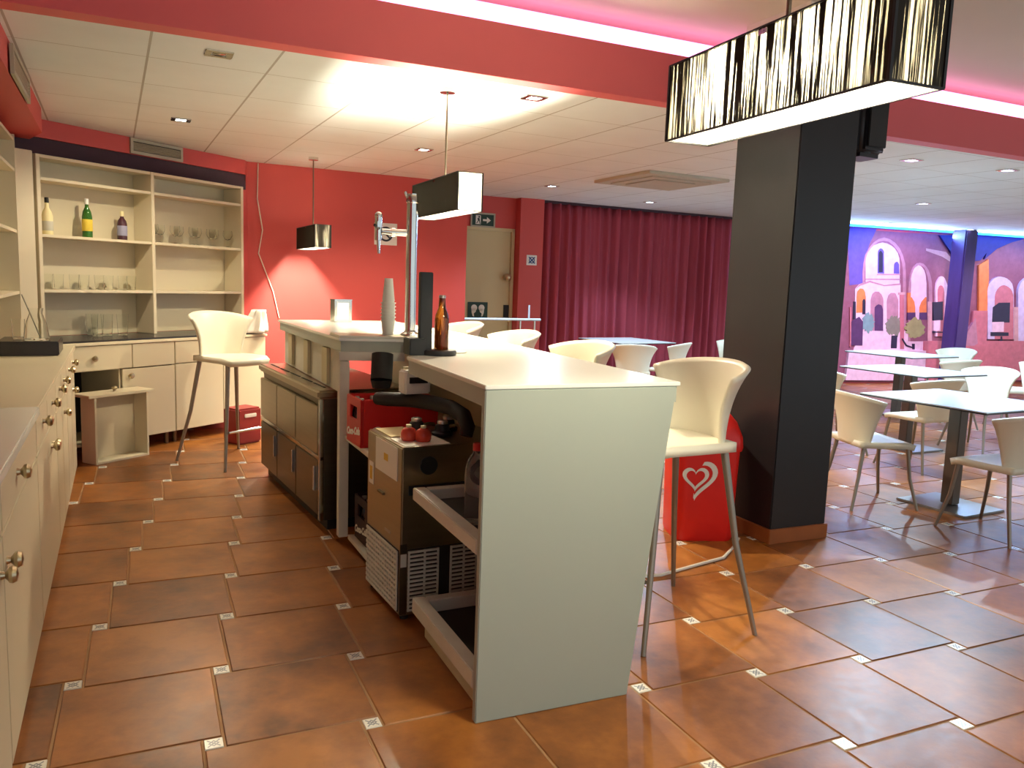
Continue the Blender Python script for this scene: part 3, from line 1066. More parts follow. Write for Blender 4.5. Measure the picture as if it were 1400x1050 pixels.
# ------------------------------------------------------------------ mural (flat print on the wall)
MURAL = [
    ('violet_shade', [[9.39, 2.48], [9.95, 2.48], [9.83, 2.22], [9.77, 1.99], [9.78, 1.61], [9.52, 1.57]]),
    ('stone_light', [[10.96, 2.22], [11.38, 2.18], [11.61, 2.01], [11.62, 1.97], [11.31, 2.1], [10.97, 2.18]]),
    ('mauve_stone', [[9.89, 0.53], [9.75, 1.78], [9.75, 1.92], [9.77, 2.06], [9.83, 2.17], [9.91, 2.26], [10.0, 2.32], [10.11, 2.35], [10.22, 2.33], [10.33, 2.28], [10.43, 2.2], [10.51, 2.09], [10.57, 1.96], [10.6, 1.82], [10.76, 0.54]]),
    ('mauve_base', [[9.93, 0.53], [9.79, 1.8], [9.79, 1.93], [9.81, 2.04], [9.86, 2.15], [9.93, 2.23], [10.01, 2.28], [10.1, 2.3], [10.2, 2.29], [10.3, 2.24], [10.38, 2.17], [10.46, 2.07], [10.51, 1.95], [10.54, 1.83], [10.69, 0.54]]),
    ('violet_white', [[9.83, 1.58], [9.79, 1.93], [9.79, 2.01], [9.81, 2.09], [9.86, 2.16], [9.92, 2.22], [10.0, 2.25], [10.08, 2.27], [10.17, 2.26], [10.26, 2.23], [10.33, 2.19], [10.4, 2.12], [10.44, 2.04], [10.46, 1.96], [10.5, 1.61]]),
    ('violet_shade', [[10.04, 1.78], [10.01, 2.09], [10.01, 2.11], [10.01, 2.13], [10.02, 2.15], [10.03, 2.16], [10.04, 2.17], [10.06, 2.18], [10.08, 2.17], [10.09, 2.17], [10.11, 2.15], [10.12, 2.14], [10.13, 2.12], [10.13, 2.09], [10.17, 1.78]]),
    ('dark_slate', [[10.06, 1.8], [10.03, 2.07], [10.03, 2.09], [10.03, 2.11], [10.04, 2.12], [10.05, 2.13], [10.05, 2.14], [10.06, 2.14], [10.07, 2.14], [10.08, 2.13], [10.09, 2.12], [10.1, 2.11], [10.11, 2.09], [10.11, 2.07], [10.14, 1.8]]),
    ('violet_shade', [[10.36, 1.79], [10.35, 1.91], [10.35, 1.93], [10.35, 1.94], [10.36, 1.96], [10.37, 1.97], [10.38, 1.97], [10.39, 1.98], [10.41, 1.98], [10.42, 1.97], [10.43, 1.96], [10.44, 1.95], [10.45, 1.93], [10.45, 1.91], [10.47, 1.79]]),
    ('mauve_stone', [[10.03, 1.77], [10.49, 1.79], [10.49, 1.77], [10.03, 1.75]]),
    ('mauve_stone', [[9.82, 1.69], [10.5, 1.71], [10.5, 1.69], [9.82, 1.67]]),
    ('pale_pink', [[9.7, 0.82], [9.63, 1.52], [9.71, 1.6], [9.9, 1.66], [10.19, 1.61], [10.51, 1.64], [10.61, 0.84]]),
    ('mauve_stone', [[9.63, 1.51], [9.71, 1.6], [9.9, 1.66], [10.19, 1.6], [10.51, 1.64], [10.51, 1.61], [10.19, 1.58], [9.9, 1.63], [9.72, 1.57]]),
    ('lit_orange', [[9.69, 1.14], [9.67, 1.39], [9.67, 1.43], [9.67, 1.46], [9.68, 1.49], [9.7, 1.51], [9.72, 1.53], [9.74, 1.53], [9.77, 1.53], [9.79, 1.52], [9.81, 1.5], [9.83, 1.47], [9.84, 1.43], [9.85, 1.4], [9.87, 1.15]]),
    ('mauve_stone', [[10.0, 0.86], [9.95, 1.34], [9.95, 1.38], [9.96, 1.42], [9.97, 1.45], [9.99, 1.47], [10.02, 1.49], [10.06, 1.49], [10.09, 1.49], [10.12, 1.47], [10.15, 1.45], [10.17, 1.42], [10.19, 1.39], [10.2, 1.35], [10.25, 0.86]]),
    ('mauve_stone', [[10.33, 0.86], [10.27, 1.33], [10.27, 1.37], [10.28, 1.41], [10.29, 1.44], [10.31, 1.46], [10.34, 1.48], [10.37, 1.48], [10.4, 1.48], [10.43, 1.47], [10.45, 1.44], [10.47, 1.41], [10.49, 1.38], [10.5, 1.34], [10.55, 0.87]]),
    ('plum_shade', [[10.08, 0.86], [10.04, 1.2], [10.04, 1.22], [10.04, 1.24], [10.06, 1.26], [10.07, 1.27], [10.09, 1.28], [10.11, 1.29], [10.14, 1.28], [10.16, 1.28], [10.18, 1.26], [10.19, 1.24], [10.2, 1.22], [10.21, 1.2], [10.25, 0.86]]),
    ('dark_slate', [[9.62, 1.32], [9.66, 1.32], [9.69, 1.04], [9.64, 1.04]]),
    ('dark_slate', [[9.81, 1.12], [9.79, 1.32], [9.79, 1.33], [9.79, 1.34], [9.8, 1.35], [9.8, 1.36], [9.81, 1.36], [9.82, 1.37], [9.82, 1.36], [9.83, 1.36], [9.84, 1.35], [9.84, 1.34], [9.85, 1.33], [9.85, 1.32], [9.87, 1.12]]),
    ('pale_pink', [[9.77, 0.85], [11.09, 0.87], [11.23, 0.54], [9.7, 0.53]]),
    ('teal_leaf', [[10.04, 0.98], [10.05, 0.95], [10.06, 0.94], [10.03, 0.89], [10.03, 0.89], [10.04, 0.87], [10.01, 0.85], [9.98, 0.86], [9.97, 0.81], [9.94, 0.82], [9.91, 0.87], [9.89, 0.84], [9.88, 0.89], [9.85, 0.88], [9.84, 0.89], [9.82, 0.92], [9.83, 0.95], [9.82, 0.98], [9.8, 1.0], [9.84, 1.02], [9.81, 1.05], [9.83, 1.07], [9.85, 1.09], [9.87, 1.11], [9.88, 1.14], [9.91, 1.15], [9.93, 1.16], [9.96, 1.1], [9.98, 1.14], [10.01, 1.1], [10.02, 1.07], [10.04, 1.06], [10.03, 1.02], [10.07, 1.01]]),
    ('dull_leaf', [[10.57, 0.95], [10.59, 0.92], [10.58, 0.88], [10.6, 0.88], [10.58, 0.86], [10.56, 0.82], [10.55, 0.77], [10.51, 0.75], [10.48, 0.81], [10.45, 0.81], [10.43, 0.79], [10.39, 0.82], [10.4, 0.79], [10.36, 0.81], [10.31, 0.86], [10.32, 0.88], [10.3, 0.91], [10.3, 0.95], [10.27, 0.98], [10.31, 1.01], [10.33, 1.03], [10.3, 1.06], [10.35, 1.05], [10.37, 1.1], [10.4, 1.12], [10.42, 1.08], [10.44, 1.11], [10.47, 1.1], [10.5, 1.12], [10.51, 1.06], [10.55, 1.09], [10.55, 1.04], [10.59, 1.01], [10.58, 0.98]]),
    ('dark_slate', [[10.43, 0.58], [10.42, 0.79], [10.54, 0.79], [10.55, 0.58]]),
    ('rose_stone', [[10.51, 1.46], [10.59, 1.46], [10.7, 0.57], [10.62, 0.57]]),
    ('stone_light', [[10.48, 1.49], [10.62, 1.5], [10.62, 1.46], [10.48, 1.45]]),
    ('plum_shade', [[9.63, 0.62], [9.61, 1.0], [9.75, 1.08], [9.83, 1.0], [9.86, 0.62]]),
    ('rose_stone', [[9.55, 1.23], [9.58, 1.23], [9.64, 0.59], [9.62, 0.59]]),
    ('mauve_stone', [[10.77, 0.7], [10.67, 1.55], [10.67, 1.66], [10.68, 1.77], [10.7, 1.85], [10.74, 1.92], [10.8, 1.97], [10.86, 1.98], [10.92, 1.97], [10.98, 1.93], [11.04, 1.87], [11.09, 1.78], [11.13, 1.68], [11.15, 1.57], [11.26, 0.71]]),
    ('mauve_base', [[10.81, 0.7], [10.71, 1.57], [10.7, 1.66], [10.71, 1.75], [10.73, 1.83], [10.76, 1.89], [10.8, 1.93], [10.85, 1.94], [10.9, 1.93], [10.95, 1.9], [10.99, 1.84], [11.03, 1.77], [11.06, 1.68], [11.08, 1.58], [11.19, 0.71]]),
    ('lit_orange', [[10.66, 1.49], [11.04, 1.51], [11.08, 1.18], [10.7, 1.17]]),
    ('pale_pink', [[10.73, 1.42], [10.71, 1.64], [10.7, 1.72], [10.71, 1.79], [10.73, 1.85], [10.75, 1.89], [10.79, 1.92], [10.82, 1.94], [10.87, 1.93], [10.91, 1.9], [10.95, 1.86], [10.98, 1.8], [11.0, 1.73], [11.02, 1.65], [11.05, 1.43]]),
    ('pale_pink', [[10.73, 1.44], [11.04, 1.45], [10.95, 1.35], [10.92, 1.26], [10.94, 1.08], [10.86, 1.08], [10.84, 1.26], [10.81, 1.35]]),
    ('plum_shade', [[10.7, 1.17], [11.09, 1.18], [11.11, 1.06], [10.71, 1.05]]),
    ('pale_pink', [[10.85, 1.18], [10.93, 1.18], [10.94, 1.06], [10.87, 1.06]]),
    ('olive_leaf', [[11.06, 0.91], [11.06, 0.88], [11.09, 0.86], [11.06, 0.82], [11.02, 0.81], [11.03, 0.8], [10.97, 0.77], [10.95, 0.78], [10.92, 0.76], [10.88, 0.75], [10.84, 0.77], [10.82, 0.75], [10.76, 0.78], [10.77, 0.82], [10.72, 0.83], [10.69, 0.84], [10.72, 0.88], [10.66, 0.9], [10.66, 0.93], [10.72, 0.96], [10.69, 0.98], [10.74, 1.01], [10.75, 1.03], [10.76, 1.03], [10.82, 1.09], [10.84, 1.1], [10.87, 1.1], [10.93, 1.04], [10.96, 1.07], [10.99, 1.04], [11.0, 1.01], [11.02, 0.98], [11.06, 0.96], [11.09, 0.93]]),
    ('stone_light', [[11.08, 1.36], [11.16, 1.36], [11.24, 0.71], [11.16, 0.71]]),
    ('dark_slate', [[10.64, 0.75], [10.74, 0.64], [10.86, 0.61], [10.86, 0.59], [10.73, 0.62], [10.63, 0.73]]),
    ('dark_slate', [[10.85, 0.66], [10.9, 0.66], [10.91, 0.57], [10.87, 0.57]]),
    ('pale_pink', [[11.32, 0.79], [11.22, 1.54], [11.22, 1.6], [11.22, 1.66], [11.24, 1.71], [11.26, 1.74], [11.28, 1.77], [11.32, 1.78], [11.35, 1.77], [11.38, 1.75], [11.41, 1.71], [11.44, 1.66], [11.46, 1.61], [11.47, 1.55], [11.57, 0.79]]),
    ('rose_stone', [[11.35, 0.79], [11.26, 1.51], [11.26, 1.54], [11.26, 1.57], [11.27, 1.6], [11.28, 1.62], [11.3, 1.63], [11.31, 1.63], [11.33, 1.63], [11.35, 1.62], [11.37, 1.6], [11.38, 1.58], [11.39, 1.55], [11.4, 1.52], [11.49, 0.79]]),
    ('dark_slate', [[11.18, 1.35], [11.39, 1.37], [11.43, 1.06], [11.24, 1.05]]),
    ('pale_pink', [[11.24, 1.05], [11.38, 1.06], [11.4, 0.88], [11.26, 0.88]]),
    ('dark_slate', [[11.24, 0.87], [11.47, 0.87], [11.48, 0.85], [11.25, 0.85]]),
    ('night_blue', [[11.18, 2.44], [12.33, 2.5], [12.26, 2.27], [12.09, 2.07], [11.61, 2.0], [11.46, 2.17]]),
    ('night_blue', [[12.17, 2.09], [12.42, 2.28], [12.72, 2.4], [13.03, 2.48], [13.02, 2.55], [12.3, 2.52]]),
    ('lit_orange', [[12.07, 1.99], [12.26, 2.1], [12.31, 1.79], [12.35, 1.24], [12.17, 1.23]]),
    ('rose_stone', [[12.05, 1.23], [12.37, 1.24], [12.41, 0.68], [12.09, 0.67]]),
    ('violet_white', [[12.43, 0.76], [12.31, 1.57], [12.31, 1.63], [12.33, 1.69], [12.37, 1.74], [12.42, 1.78], [12.49, 1.81], [12.56, 1.82], [12.64, 1.81], [12.71, 1.79], [12.77, 1.76], [12.83, 1.71], [12.86, 1.65], [12.88, 1.59], [13.01, 0.76]]),
    ('rose_stone', [[12.58, 0.76], [12.48, 1.46], [12.48, 1.51], [12.49, 1.56], [12.52, 1.61], [12.56, 1.65], [12.6, 1.67], [12.65, 1.68], [12.71, 1.67], [12.76, 1.65], [12.81, 1.62], [12.85, 1.58], [12.88, 1.52], [12.89, 1.47], [13.0, 0.76]]),
    ('dark_slate', [[12.46, 1.3], [12.58, 1.38], [12.83, 1.39], [12.87, 1.05], [12.48, 1.04]]),
    ('pale_pink', [[12.48, 1.05], [12.74, 1.06], [12.76, 0.89], [12.51, 0.88]]),
    ('dark_slate', [[12.47, 0.88], [12.87, 0.88], [12.88, 0.82], [12.48, 0.81]]),
    ('dark_slate', [[12.7, 0.81], [12.74, 0.81], [12.8, 0.4], [12.76, 0.4]]),
    ('stone_light', [[12.92, 1.31], [13.02, 1.32], [13.13, 0.62], [13.03, 0.62]]),
    ('violet_white', [[13.13, 0.59], [12.98, 1.56], [12.98, 1.63], [13.0, 1.7], [13.04, 1.76], [13.09, 1.8], [13.15, 1.83], [13.22, 1.85], [13.3, 1.84], [13.37, 1.81], [13.43, 1.77], [13.49, 1.72], [13.53, 1.65], [13.55, 1.58], [13.7, 0.6]]),
    ('rose_stone', [[13.26, 0.59], [13.13, 1.44], [13.13, 1.51], [13.14, 1.57], [13.16, 1.62], [13.2, 1.66], [13.24, 1.69], [13.29, 1.7], [13.34, 1.69], [13.39, 1.67], [13.44, 1.63], [13.48, 1.58], [13.51, 1.52], [13.52, 1.45], [13.66, 0.6]]),
    ('rose_stone', [[11.08, 0.71], [13.43, 0.74], [13.53, 0.05], [11.12, 0.05]]),
    ('pale_pink', [[9.59, 0.54], [11.13, 0.55], [11.16, 0.05], [9.57, 0.06]]),
    ('mauve_stone', [[11.82, 0.64], [12.11, 1.11], [12.21, 0.68], [12.13, 0.64]]),
]

mb = MB()
mb.use(M['mauve_base'])
mb.box((10.85, 7.692, 1.235), (6.6, .012, 2.43))
yy = 7.684


for k, (c, p) in enumerate(MURAL):
    mb.use(M[c])
    y0 = yy - .0008 * (k + 1)
    pts = [(min(max(a, 7.6), 14.1), b) for a, b in p]
    n = len(pts)
    mb.add([(a, y0, b) for a, b in pts] + [(a, yy, b) for a, b in pts],
           [tuple(range(n))] + [(i, n + i, n + (i + 1) % n, (i + 1) % n) for i in range(n)])
tag(mb.build('wall_mural', None), 'large wall print of an arcaded courtyard with plants lit pink and violet', 'mural')

# ================================================================== BACK BAR, left run
def lpt(y, out=0.0, z=0.0):         # point on the left cabinet front at y, out metres into the room
    return Vector((left_line(y) + out * .9884, y + out * .152, z))


LD = Vector((-0.1517, 0.9884, 0))
LN = Vector((0.9884, 0.1517, 0))
LRZ = atan2(LD.y, LD.x)


def slab(mb, y0, y1, out0, out1, z0, z1):
    a, b, c, d = lpt(y0, out0), lpt(y0, out1), lpt(y1, out1), lpt(y1, out0)
    mb.prism([(q.x, q.y) for q in (a, b, c, d)], z0, z1)


def knob(parent, p, n):
    mb = MB()
    p, n = Vector(p), Vector(n)
    q = n.to_track_quat('Z', 'Y').to_matrix()
    mb.lathe([(.012, 0), (.009, .010), (.013, .014), (.021, .019), (.023, .027), (.018, .036), (.001, .040)], p, 14, q)
    return mb.build('knob', M['brass'], parent, smooth=True)


def cabinet(label, y0, y1, drawers, doors, depth=.50):
    th = thing('base_cabinet', label, 'cabinet', lpt((y0 + y1) / 2, -.25), 0, 'base cabinets along the left wall')
    mb = MB()
    slab(mb, y0 + .001, y1 - .001, -.60, -.022, .0, .858)
    mb.build('body', M['cream'], th)
    n = len(drawers)
    for k, ks in enumerate(drawers):
        a, b = y0 + (y1 - y0) * k / n + .004, y0 + (y1 - y0) * (k + 1) / n - .004
        mb = MB()
        slab(mb, a, b, -.020, 0, .715, .853)
        d = mb.build('drawer', M['cream'], th, bevel=.003)
        for kk in ks:
            knob(d, lpt(kk, 0, .795), LN)
    n = len(doors)
    for k, ks in enumerate(doors):
        a, b = y0 + (y1 - y0) * k / n + .003, y0 + (y1 - y0) * (k + 1) / n - .003
        mb = MB()
        slab(mb, a, b, -.020, 0, .06, .708)
        d = mb.build('door', M['cream'], th, bevel=.003)
        for kk in ks:
            knob(d, lpt(kk, 0, .62), LN)
    return th


cabinet('nearest cream base cabinet, at the bottom left corner of the picture with one door knob', -1.35, -.565, [[]], [[-.62]])
cabinet('second cream base cabinet from the viewer, with one drawer knob and one door knob', -.56, .42, [[-.20]], [[-.50]])
cabinet('third cream base cabinet from the viewer, paired door knobs at its middle', .425, 1.42, [[.70], [1.19]], [[1.05, 1.11]])
cabinet('cream base cabinet with one door knob, before the last one in the left run', 1.425, 2.27, [[1.66], [2.02]], [[], [1.99]])
cabinet('last cream base cabinet of the left run, by the drawer standing on the floor', 2.275, 3.14, [[2.52], [2.95]], [[], [2.89]])
mb = MB()
slab(mb, -1.36, .45, -.62, .012, .860, .892)
o = mb.build('worktop', M['white_top'], bevel=.004)
tag(o, 'near bluish white glossy worktop at the left edge over the nearest cabinet', 'worktop')
mb = MB()
slab(mb, .454, 3.17, -.62, .010, .860, .890)
o = mb.build('worktop', M['cream'], bevel=.004)
tag(o, 'long cream worktop of the left run ending in the corner', 'worktop')

# dark tray with glasses in the corner
tc0, tc1 = lpt(2.42, -.42), lpt(2.42, .02)
th = thing('drip_tray', 'dark low tray at the corner end of the left worktop under the glass jug', 'tray', lpt(2.6, -.2, .891))
mb = MB()
slab(mb, 2.42, 2.80, -.36, -.04, .891, .975)
mb.build('tray', M['dark_stone'], th, bevel=.006)


def lathe_item(prof, n=18):
    mb = MB()
    mb.lathe(prof, n=n)
    return mb


th = thing('glass_jug', 'clear glass jug with a stirring stick on the dark corner tray', 'jug', (*lpt(2.52, -.16)[:2], .976))
mb = lathe_item([(.001, .004), (.066, .004), (.068, .0), (.07, .008), (.056, .10), (.034, .16), (.04, .19), (.038, .19), (.032, .16), (.053, .10), (.064, .012), (.001, .012)])
mb.build('body', M['clear_glass'], th, world=False, smooth=True)
mb = MB()
mb.tube([(.02, 0, .015), (-.03, .0, .16), (-.07, 0, .27)], .004)
mb.build('stick', M['vent_grey'], th, world=False)
th = thing('drinking_glass', 'lone clear glass beside the jug on the dark corner tray', 'glass', (*lpt(2.60, -.26)[:2], .976))
lathe_item([(.001, .004), (.028, .004), (.03, 0), (.036, .12), (.034, .12), (.027, .01), (.001, .01)]).build('body', M['clear_glass'], th, world=False, smooth=True)

# left wall shelves (only their right end is seen)
th = thing('wall_shelf', 'tall cream shelf unit on the left wall cut off by the picture edge', 'shelf unit', lpt(1.6, -.45, .9))
mb = MB()
slab(mb, .2, 3.33, -.60, -.585, .892, 2.27)
mb.build('back_panel', M['cream'], th)
for yy_ in (.2, 1.75, 3.31):
    mb = MB()
    slab(mb, yy_, yy_ + .022, -.584, -.31, .892, 2.27)
    mb.build('upright', M['cream_edge'], th)
for zz_ in (1.245, 1.65, 2.05, 2.25):
    for (ya, yb) in ((.223, 1.749), (1.773, 3.309)):
        mb = MB()
        slab(mb, ya, yb, -.584, -.315, zz_ - .02, zz_)
        mb.build('shelf', M['cream_edge'], th)
gl = None
for k, (y_, o_) in enumerate(((1.42, -.40), (1.62, -.44), (1.9, -.40), (2.05, -.46))):
    if gl is None:
        gl = thing('wine_glass', 'clear stemmed glass on the left worktop at the picture edge', 'glass', (*lpt(y_, o_)[:2], .891), 0, 'stemmed glasses on the left worktop')
        lathe_item([(.001, .006), (.032, .0), (.034, .002), (.006, .008), (.004, .07), (.02, .085), (.036, .12), (.033, .165), (.031, .165), (.034, .12), (.018, .088), (.001, .078)]).build('bowl', M['clear_glass'], gl, world=False, smooth=True)
    else:
        dup(gl, (*lpt(y_, o_)[:2], .891))

# ================================================================== BACK BAR, diagonal corner run
# s runs along the diagonal from the left; out = metres in front of the cabinet fronts
CP0 = Vector((-0.74, 3.46, 0))


def dpt(s, out=0.0, z=0.0):
    q = CP0 + D1 * s + DN * out
    return Vector((q.x, q.y, z))


def dslab(mb, s0, s1, o0, o1, z0, z1):
    mb.prism([tuple(dpt(s0, o0)[:2]), tuple(dpt(s1, o0)[:2]), tuple(dpt(s1, o1)[:2]), tuple(dpt(s0, o1)[:2])], z0, z1)


th = thing('base_cabinet', 'cream corner cabinet with an open dark drawer hole and one drawer above it', 'cabinet', dpt(.48, -.25))
mb = MB()
dslab(mb, .0, .016, -.50, -.02, .1, .845); dslab(mb, .945, .961, -.50, -.02, .1, .845)
dslab(mb, .016, .945, -.50, -.485, .1, .845); dslab(mb, .016, .945, -.485, -.02, .1, .116)
dslab(mb, .46, .475, -.485, -.02, .116, .845)
dslab(mb, .016, .46, -.485, -.02, .655, .668)
mb.build('body', M['cream'], th)
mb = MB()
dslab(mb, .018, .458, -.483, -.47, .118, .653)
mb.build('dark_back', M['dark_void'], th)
mb = MB()
dslab(mb, .003, .565, -.02, 0, .660, .842)
d = mb.build('drawer', M['cream'], th, bevel=.003)
knob(d, dpt(.24, 0, .752), DN)
mb = MB()
dslab(mb, .478, .958, -.02, 0, .104, .652)
d = mb.build('door', M['cream'], th, bevel=.003)
knob(d, dpt(.54, 0, .60), DN)
mb = MB()
dslab(mb, .570, .958, -.02, 0, .660, .842)
mb.build('panel', M['cream'], th, bevel=.003)
for s_ in (.05, .92):
    for o_ in (-.45, -.07):
        mb = MB()
        q = dpt(s_, o_)
        mb.cyl((q.x, q.y, 0), (q.x, q.y, .1), .018, n=12)
        mb.build('leg', M['steel_dark'], th)
th = thing('base_cabinet', 'cream corner cabinet behind the bar stool, closed door and drawer', 'cabinet', dpt(1.35, -.25))
mb = MB()
dslab(mb, .965, 1.97, -.50, -.022, .1, .845)
mb.build('body', M['cream'], th)
for a, b in ((.967, 1.465), (1.47, 1.968)):
    mb = MB(); dslab(mb, a, b, -.02, 0, .664, .842); d = mb.build('drawer', M['cream'], th, bevel=.003)
    mb = MB(); dslab(mb, a, b, -.02, 0, .104, .656); d = mb.build('door', M['cream'], th, bevel=.003)
for s_ in (1.0, 1.93):
    for o_ in (-.45, -.07):
        mb = MB()
        q = dpt(s_, o_)
        mb.cyl((q.x, q.y, 0), (q.x, q.y, .1), .018, n=12)
        mb.build('leg', M['steel_dark'], th)
th = thing('worktop', 'dark topped corner worktop with a cream front edge under the shelves', 'worktop', dpt(.9, -.2, .847))
mb = MB()
dslab(mb, -.02, 1.985, -.56, .008, .847, .868)
mb.build('edge_board', M['cream_edge'], th, bevel=.003)
mb = MB()
dslab(mb, -.02, 1.97, -.555, -.03, .8685, .882)
mb.build('dark_mat', M['dark_stone'], th)

# the drawer pulled out of the hole, standing upright on the floor with its front facing up
dl, dr_ = Vector((-.527, 3.387, 0)), Vector((-.212, 3.702, 0))
th = thing('loose_drawer', 'cream drawer taken out and stood on end on the floor, front panel facing up', 'drawer', ((dl + dr_) / 2).to_tuple())
du = (dr_ - dl).normalized()
dv = Vector((-du.y, du.x, 0))
W_ = (dr_ - dl).length
def dbox(mb, u0, u1, v0, v1, z0, z1):
    P = [dl + du * u + dv * v for u, v in ((u0, v0), (u1, v0), (u1, v1), (u0, v1))]
    mb.prism([(p.x, p.y) for p in P], z0, z1)
mb = MB()
dbox(mb, 0, .016, 0, .16, 0, .49); dbox(mb, W_ - .016, W_, 0, .16, 0, .49)
dbox(mb, .016, W_ - .016, 0, .16, 0, .016)
mb.build('sides', M['cream_edge'], th, bevel=.002)
mb = MB()
dbox(mb, .016, W_ - .016, .145, .16, .016, .49)
mb.build('bottom_panel', M['cream'], th)
mb = MB()
dbox(mb, -.05, W_ + .05, -.015, .185, .491, .512)
fr_ = mb.build('front_panel', M['cream'], th, bevel=.003)
q = dl + du * (W_ / 2) + dv * .085
knob(fr_, (q.x, q.y, .512), (0, 0, 1))

# filler panel at the corner and the corner shelf unit
th = thing('corner_panel', 'tall plain cream panel filling the corner left of the shelf unit', 'panel', (-1.0, 3.70, .895))
mb = MB()
mb.prism([(-1.065, 3.635), (-.945, 3.755), (-1.06, 3.87), (-1.18, 3.75)], .892, 2.235)
mb.build('panel', M['cream_edge'], th, bevel=.004)
SH0 = Vector((-.93, 3.77, 0))


def spt(s, back=0.0, z=0.0):
    q = SH0 + D1 * s - DN * back
    return Vector((q.x, q.y, z))


def sslab(mb, s0, s1, b0, b1, z0, z1):
    mb.prism([tuple(spt(s0, b0)[:2]), tuple(spt(s1, b0)[:2]), tuple(spt(s1, b1)[:2]), tuple(spt(s0, b1)[:2])], z0, z1)


th = thing('shelf_unit', 'cream two bay shelf unit set diagonally across the corner with bottles and glasses', 'shelf unit', spt(.98, .12, .882))
mb = MB()
sslab(mb, 0, 1.96, .225, .24, .883, 2.22)
mb.build('back_panel', M['cream'], th)
for s_ in (0, .962, 1.935):
    mb = MB(); sslab(mb, s_, s_ + .03, .0, .224, .883, 2.22); mb.build('upright', M['cream_edge'], th, bevel=.002)
for zz_ in (1.245, 1.65, 2.06, 2.22):
    for a, b in ((.031, .961), (.993, 1.934)):
        mb = MB(); sslab(mb, a, b, .004, .224, zz_ - .022, zz_); mb.build('shelf', M['cream_edge'], th, bevel=.002)

# bottles on the upper shelf of the left bay
def bottle(name, label, loc, prof, m, cap_m, cap, lab=None, group=None, cat='bottle'):
    th = thing(name, label, cat, loc, 0, group)
    mb = MB(); mb.lathe(prof, n=20)
    mb.build('body', m, th, world=False, smooth=True)
    if cap:
        r, z0, z1 = cap
        mb = MB(); mb.lathe([(r, z0), (r, z1 - .003), (r * .85, z1), (.0005, z1)], n=18)
        mb.build('cap', cap_m, th, world=False, smooth=True)
    if lab:
        r, z0, z1, lm = lab
        mb = MB(); mb.lathe([(r, z0), (r + .0008, z0 + .002), (r + .0008, z1 - .002), (r, z1)], n=20)
        mb.build('label', lm, th, world=False, smooth=True)
    return th


q = spt(.14, .11, 1.651)
bottle('spirit_bottle', 'pale clear bottle with dark cap, left of the green bottle on the corner shelf', q,
       [(.036, 0), (.038, .006), (.038, .14), (.030, .17), (.014, .20), (.013, .245), (.0005, .246)], M['label_cream'], M['black'], (.015, .235, .275), (.0385, .03, .10, M['vent_beige']))
q = spt(.46, .11, 1.651)
bottle('spirit_bottle', 'green bottle with a yellow label and white cap on the corner shelf', q,
       [(.035, 0), (.037, .006), (.037, .16), (.030, .20), (.014, .235), (.013, .27), (.0005, .271)], M['green_glass'], M['white_plastic'], (.0155, .255, .30), (.0378, .05, .14, M['label_yellow']))
q = spt(.765, .11, 1.651)
bottle('spirit_bottle', 'dark purple bottle with a pale blue label, right of the green bottle', q,
       [(.036, 0), (.038, .006), (.038, .13), (.032, .155), (.015, .18), (.013, .215), (.0005, .216)], M['purple_glass'], M['label_cream'], (.0145, .19, .232), (.0388, .035, .115, M['label_blue']))

# glasses on the shelves
g0 = thing('tumbler', 'row of plain glasses on the lower shelf of the left bay', 'glass', spt(.12, .10, 1.246), 0, 'tumblers on the lower left shelf')
lathe_item([(.001, .006), (.029, .004), (.030, 0), (.036, .115), (.0345, .115), (.028, .012), (.001, .012)], 16).build('body', M['clear_glass'], g0, world=False, smooth=True)
g0['label'] = 'clear tumbler in the row on the lower shelf of the left bay'
for k in range(1, 8):
    dup(g0, spt(.12 + .105 * k, .10 + .03 * (k % 2), 1.246))
g1 = thing('goblet', 'clear stemmed goblet in the group on the middle shelf of the right bay', 'glass', spt(1.06, .11, 1.651), 0, 'goblets on the right bay shelf')
lathe_item([(.001, .005), (.034, .0), (.035, .003), (.006, .009), (.005, .06), (.026, .075), (.042, .11), (.038, .155), (.0365, .155), (.040, .11), (.024, .078), (.001, .068)], 16).build('bowl', M['clear_glass'], g1, world=False, smooth=True)
for k in range(1, 9):
    dup(g1, spt(1.06 + .098 * k, .08 + .07 * (k % 2), 1.651))
g2 = thing('tall_glass', 'tall clear glass standing on the corner worktop under the left shelf bay', 'glass', spt(.46, .02, .883), 0, 'tall glasses on the corner worktop')
lathe_item([(.001, .006), (.034, .004), (.036, 0), (.045, .17), (.0435, .17), (.033, .012), (.001, .012)], 16).build('body', M['clear_glass'], g2, world=False, smooth=True)
for a, b in ((.57, .06), (.50, .145), (.68, .02)):
    dup(g2, spt(a, b, .883))

# grey cloth bundle, white bag at the right end of the corner worktop
th = thing('cloth_bundle', 'crumpled grey cloth bundle at the right end of the corner worktop', 'cloth', (.36, 4.97, .8825))
mb = MB()
def lump(rx, ry, rz_, seed):
    def f(u, v):
        a, b = 2 * pi * u, pi * v
        w = 1 + .14 * sin(3 * a + seed) * sin(b) + .10 * sin(5 * b + 2 * a + seed)
        return Vector((rx * w * sin(b) * cos(a), ry * w * sin(b) * sin(a), max(0, rz_ + rz_ * w * -cos(b) * 1.0)))
    return f
mb.grid(lump(.12, .09, .06, 1.0), 30, 14)
mb.build('cloth', M['cloth'], th, world=False, smooth=True)
th = thing('plastic_bag', 'crumpled white plastic bag standing behind the far bar end', 'bag', (.545, 4.80, 0.8825))
mb = MB()
def bagf(u, v):
    a = 2 * pi * u
    r = .055 + .06 * (1 - v) + .014 * sin(5 * a + 3 * v) + .008 * sin(9 * a)
    return Vector((r * cos(a) + .05 * v, r * .8 * sin(a), .21 * v))
mb.grid(bagf, 36, 8)
mb.build('bag', M['bag'], th, world=False, smooth=True, solid=.003)
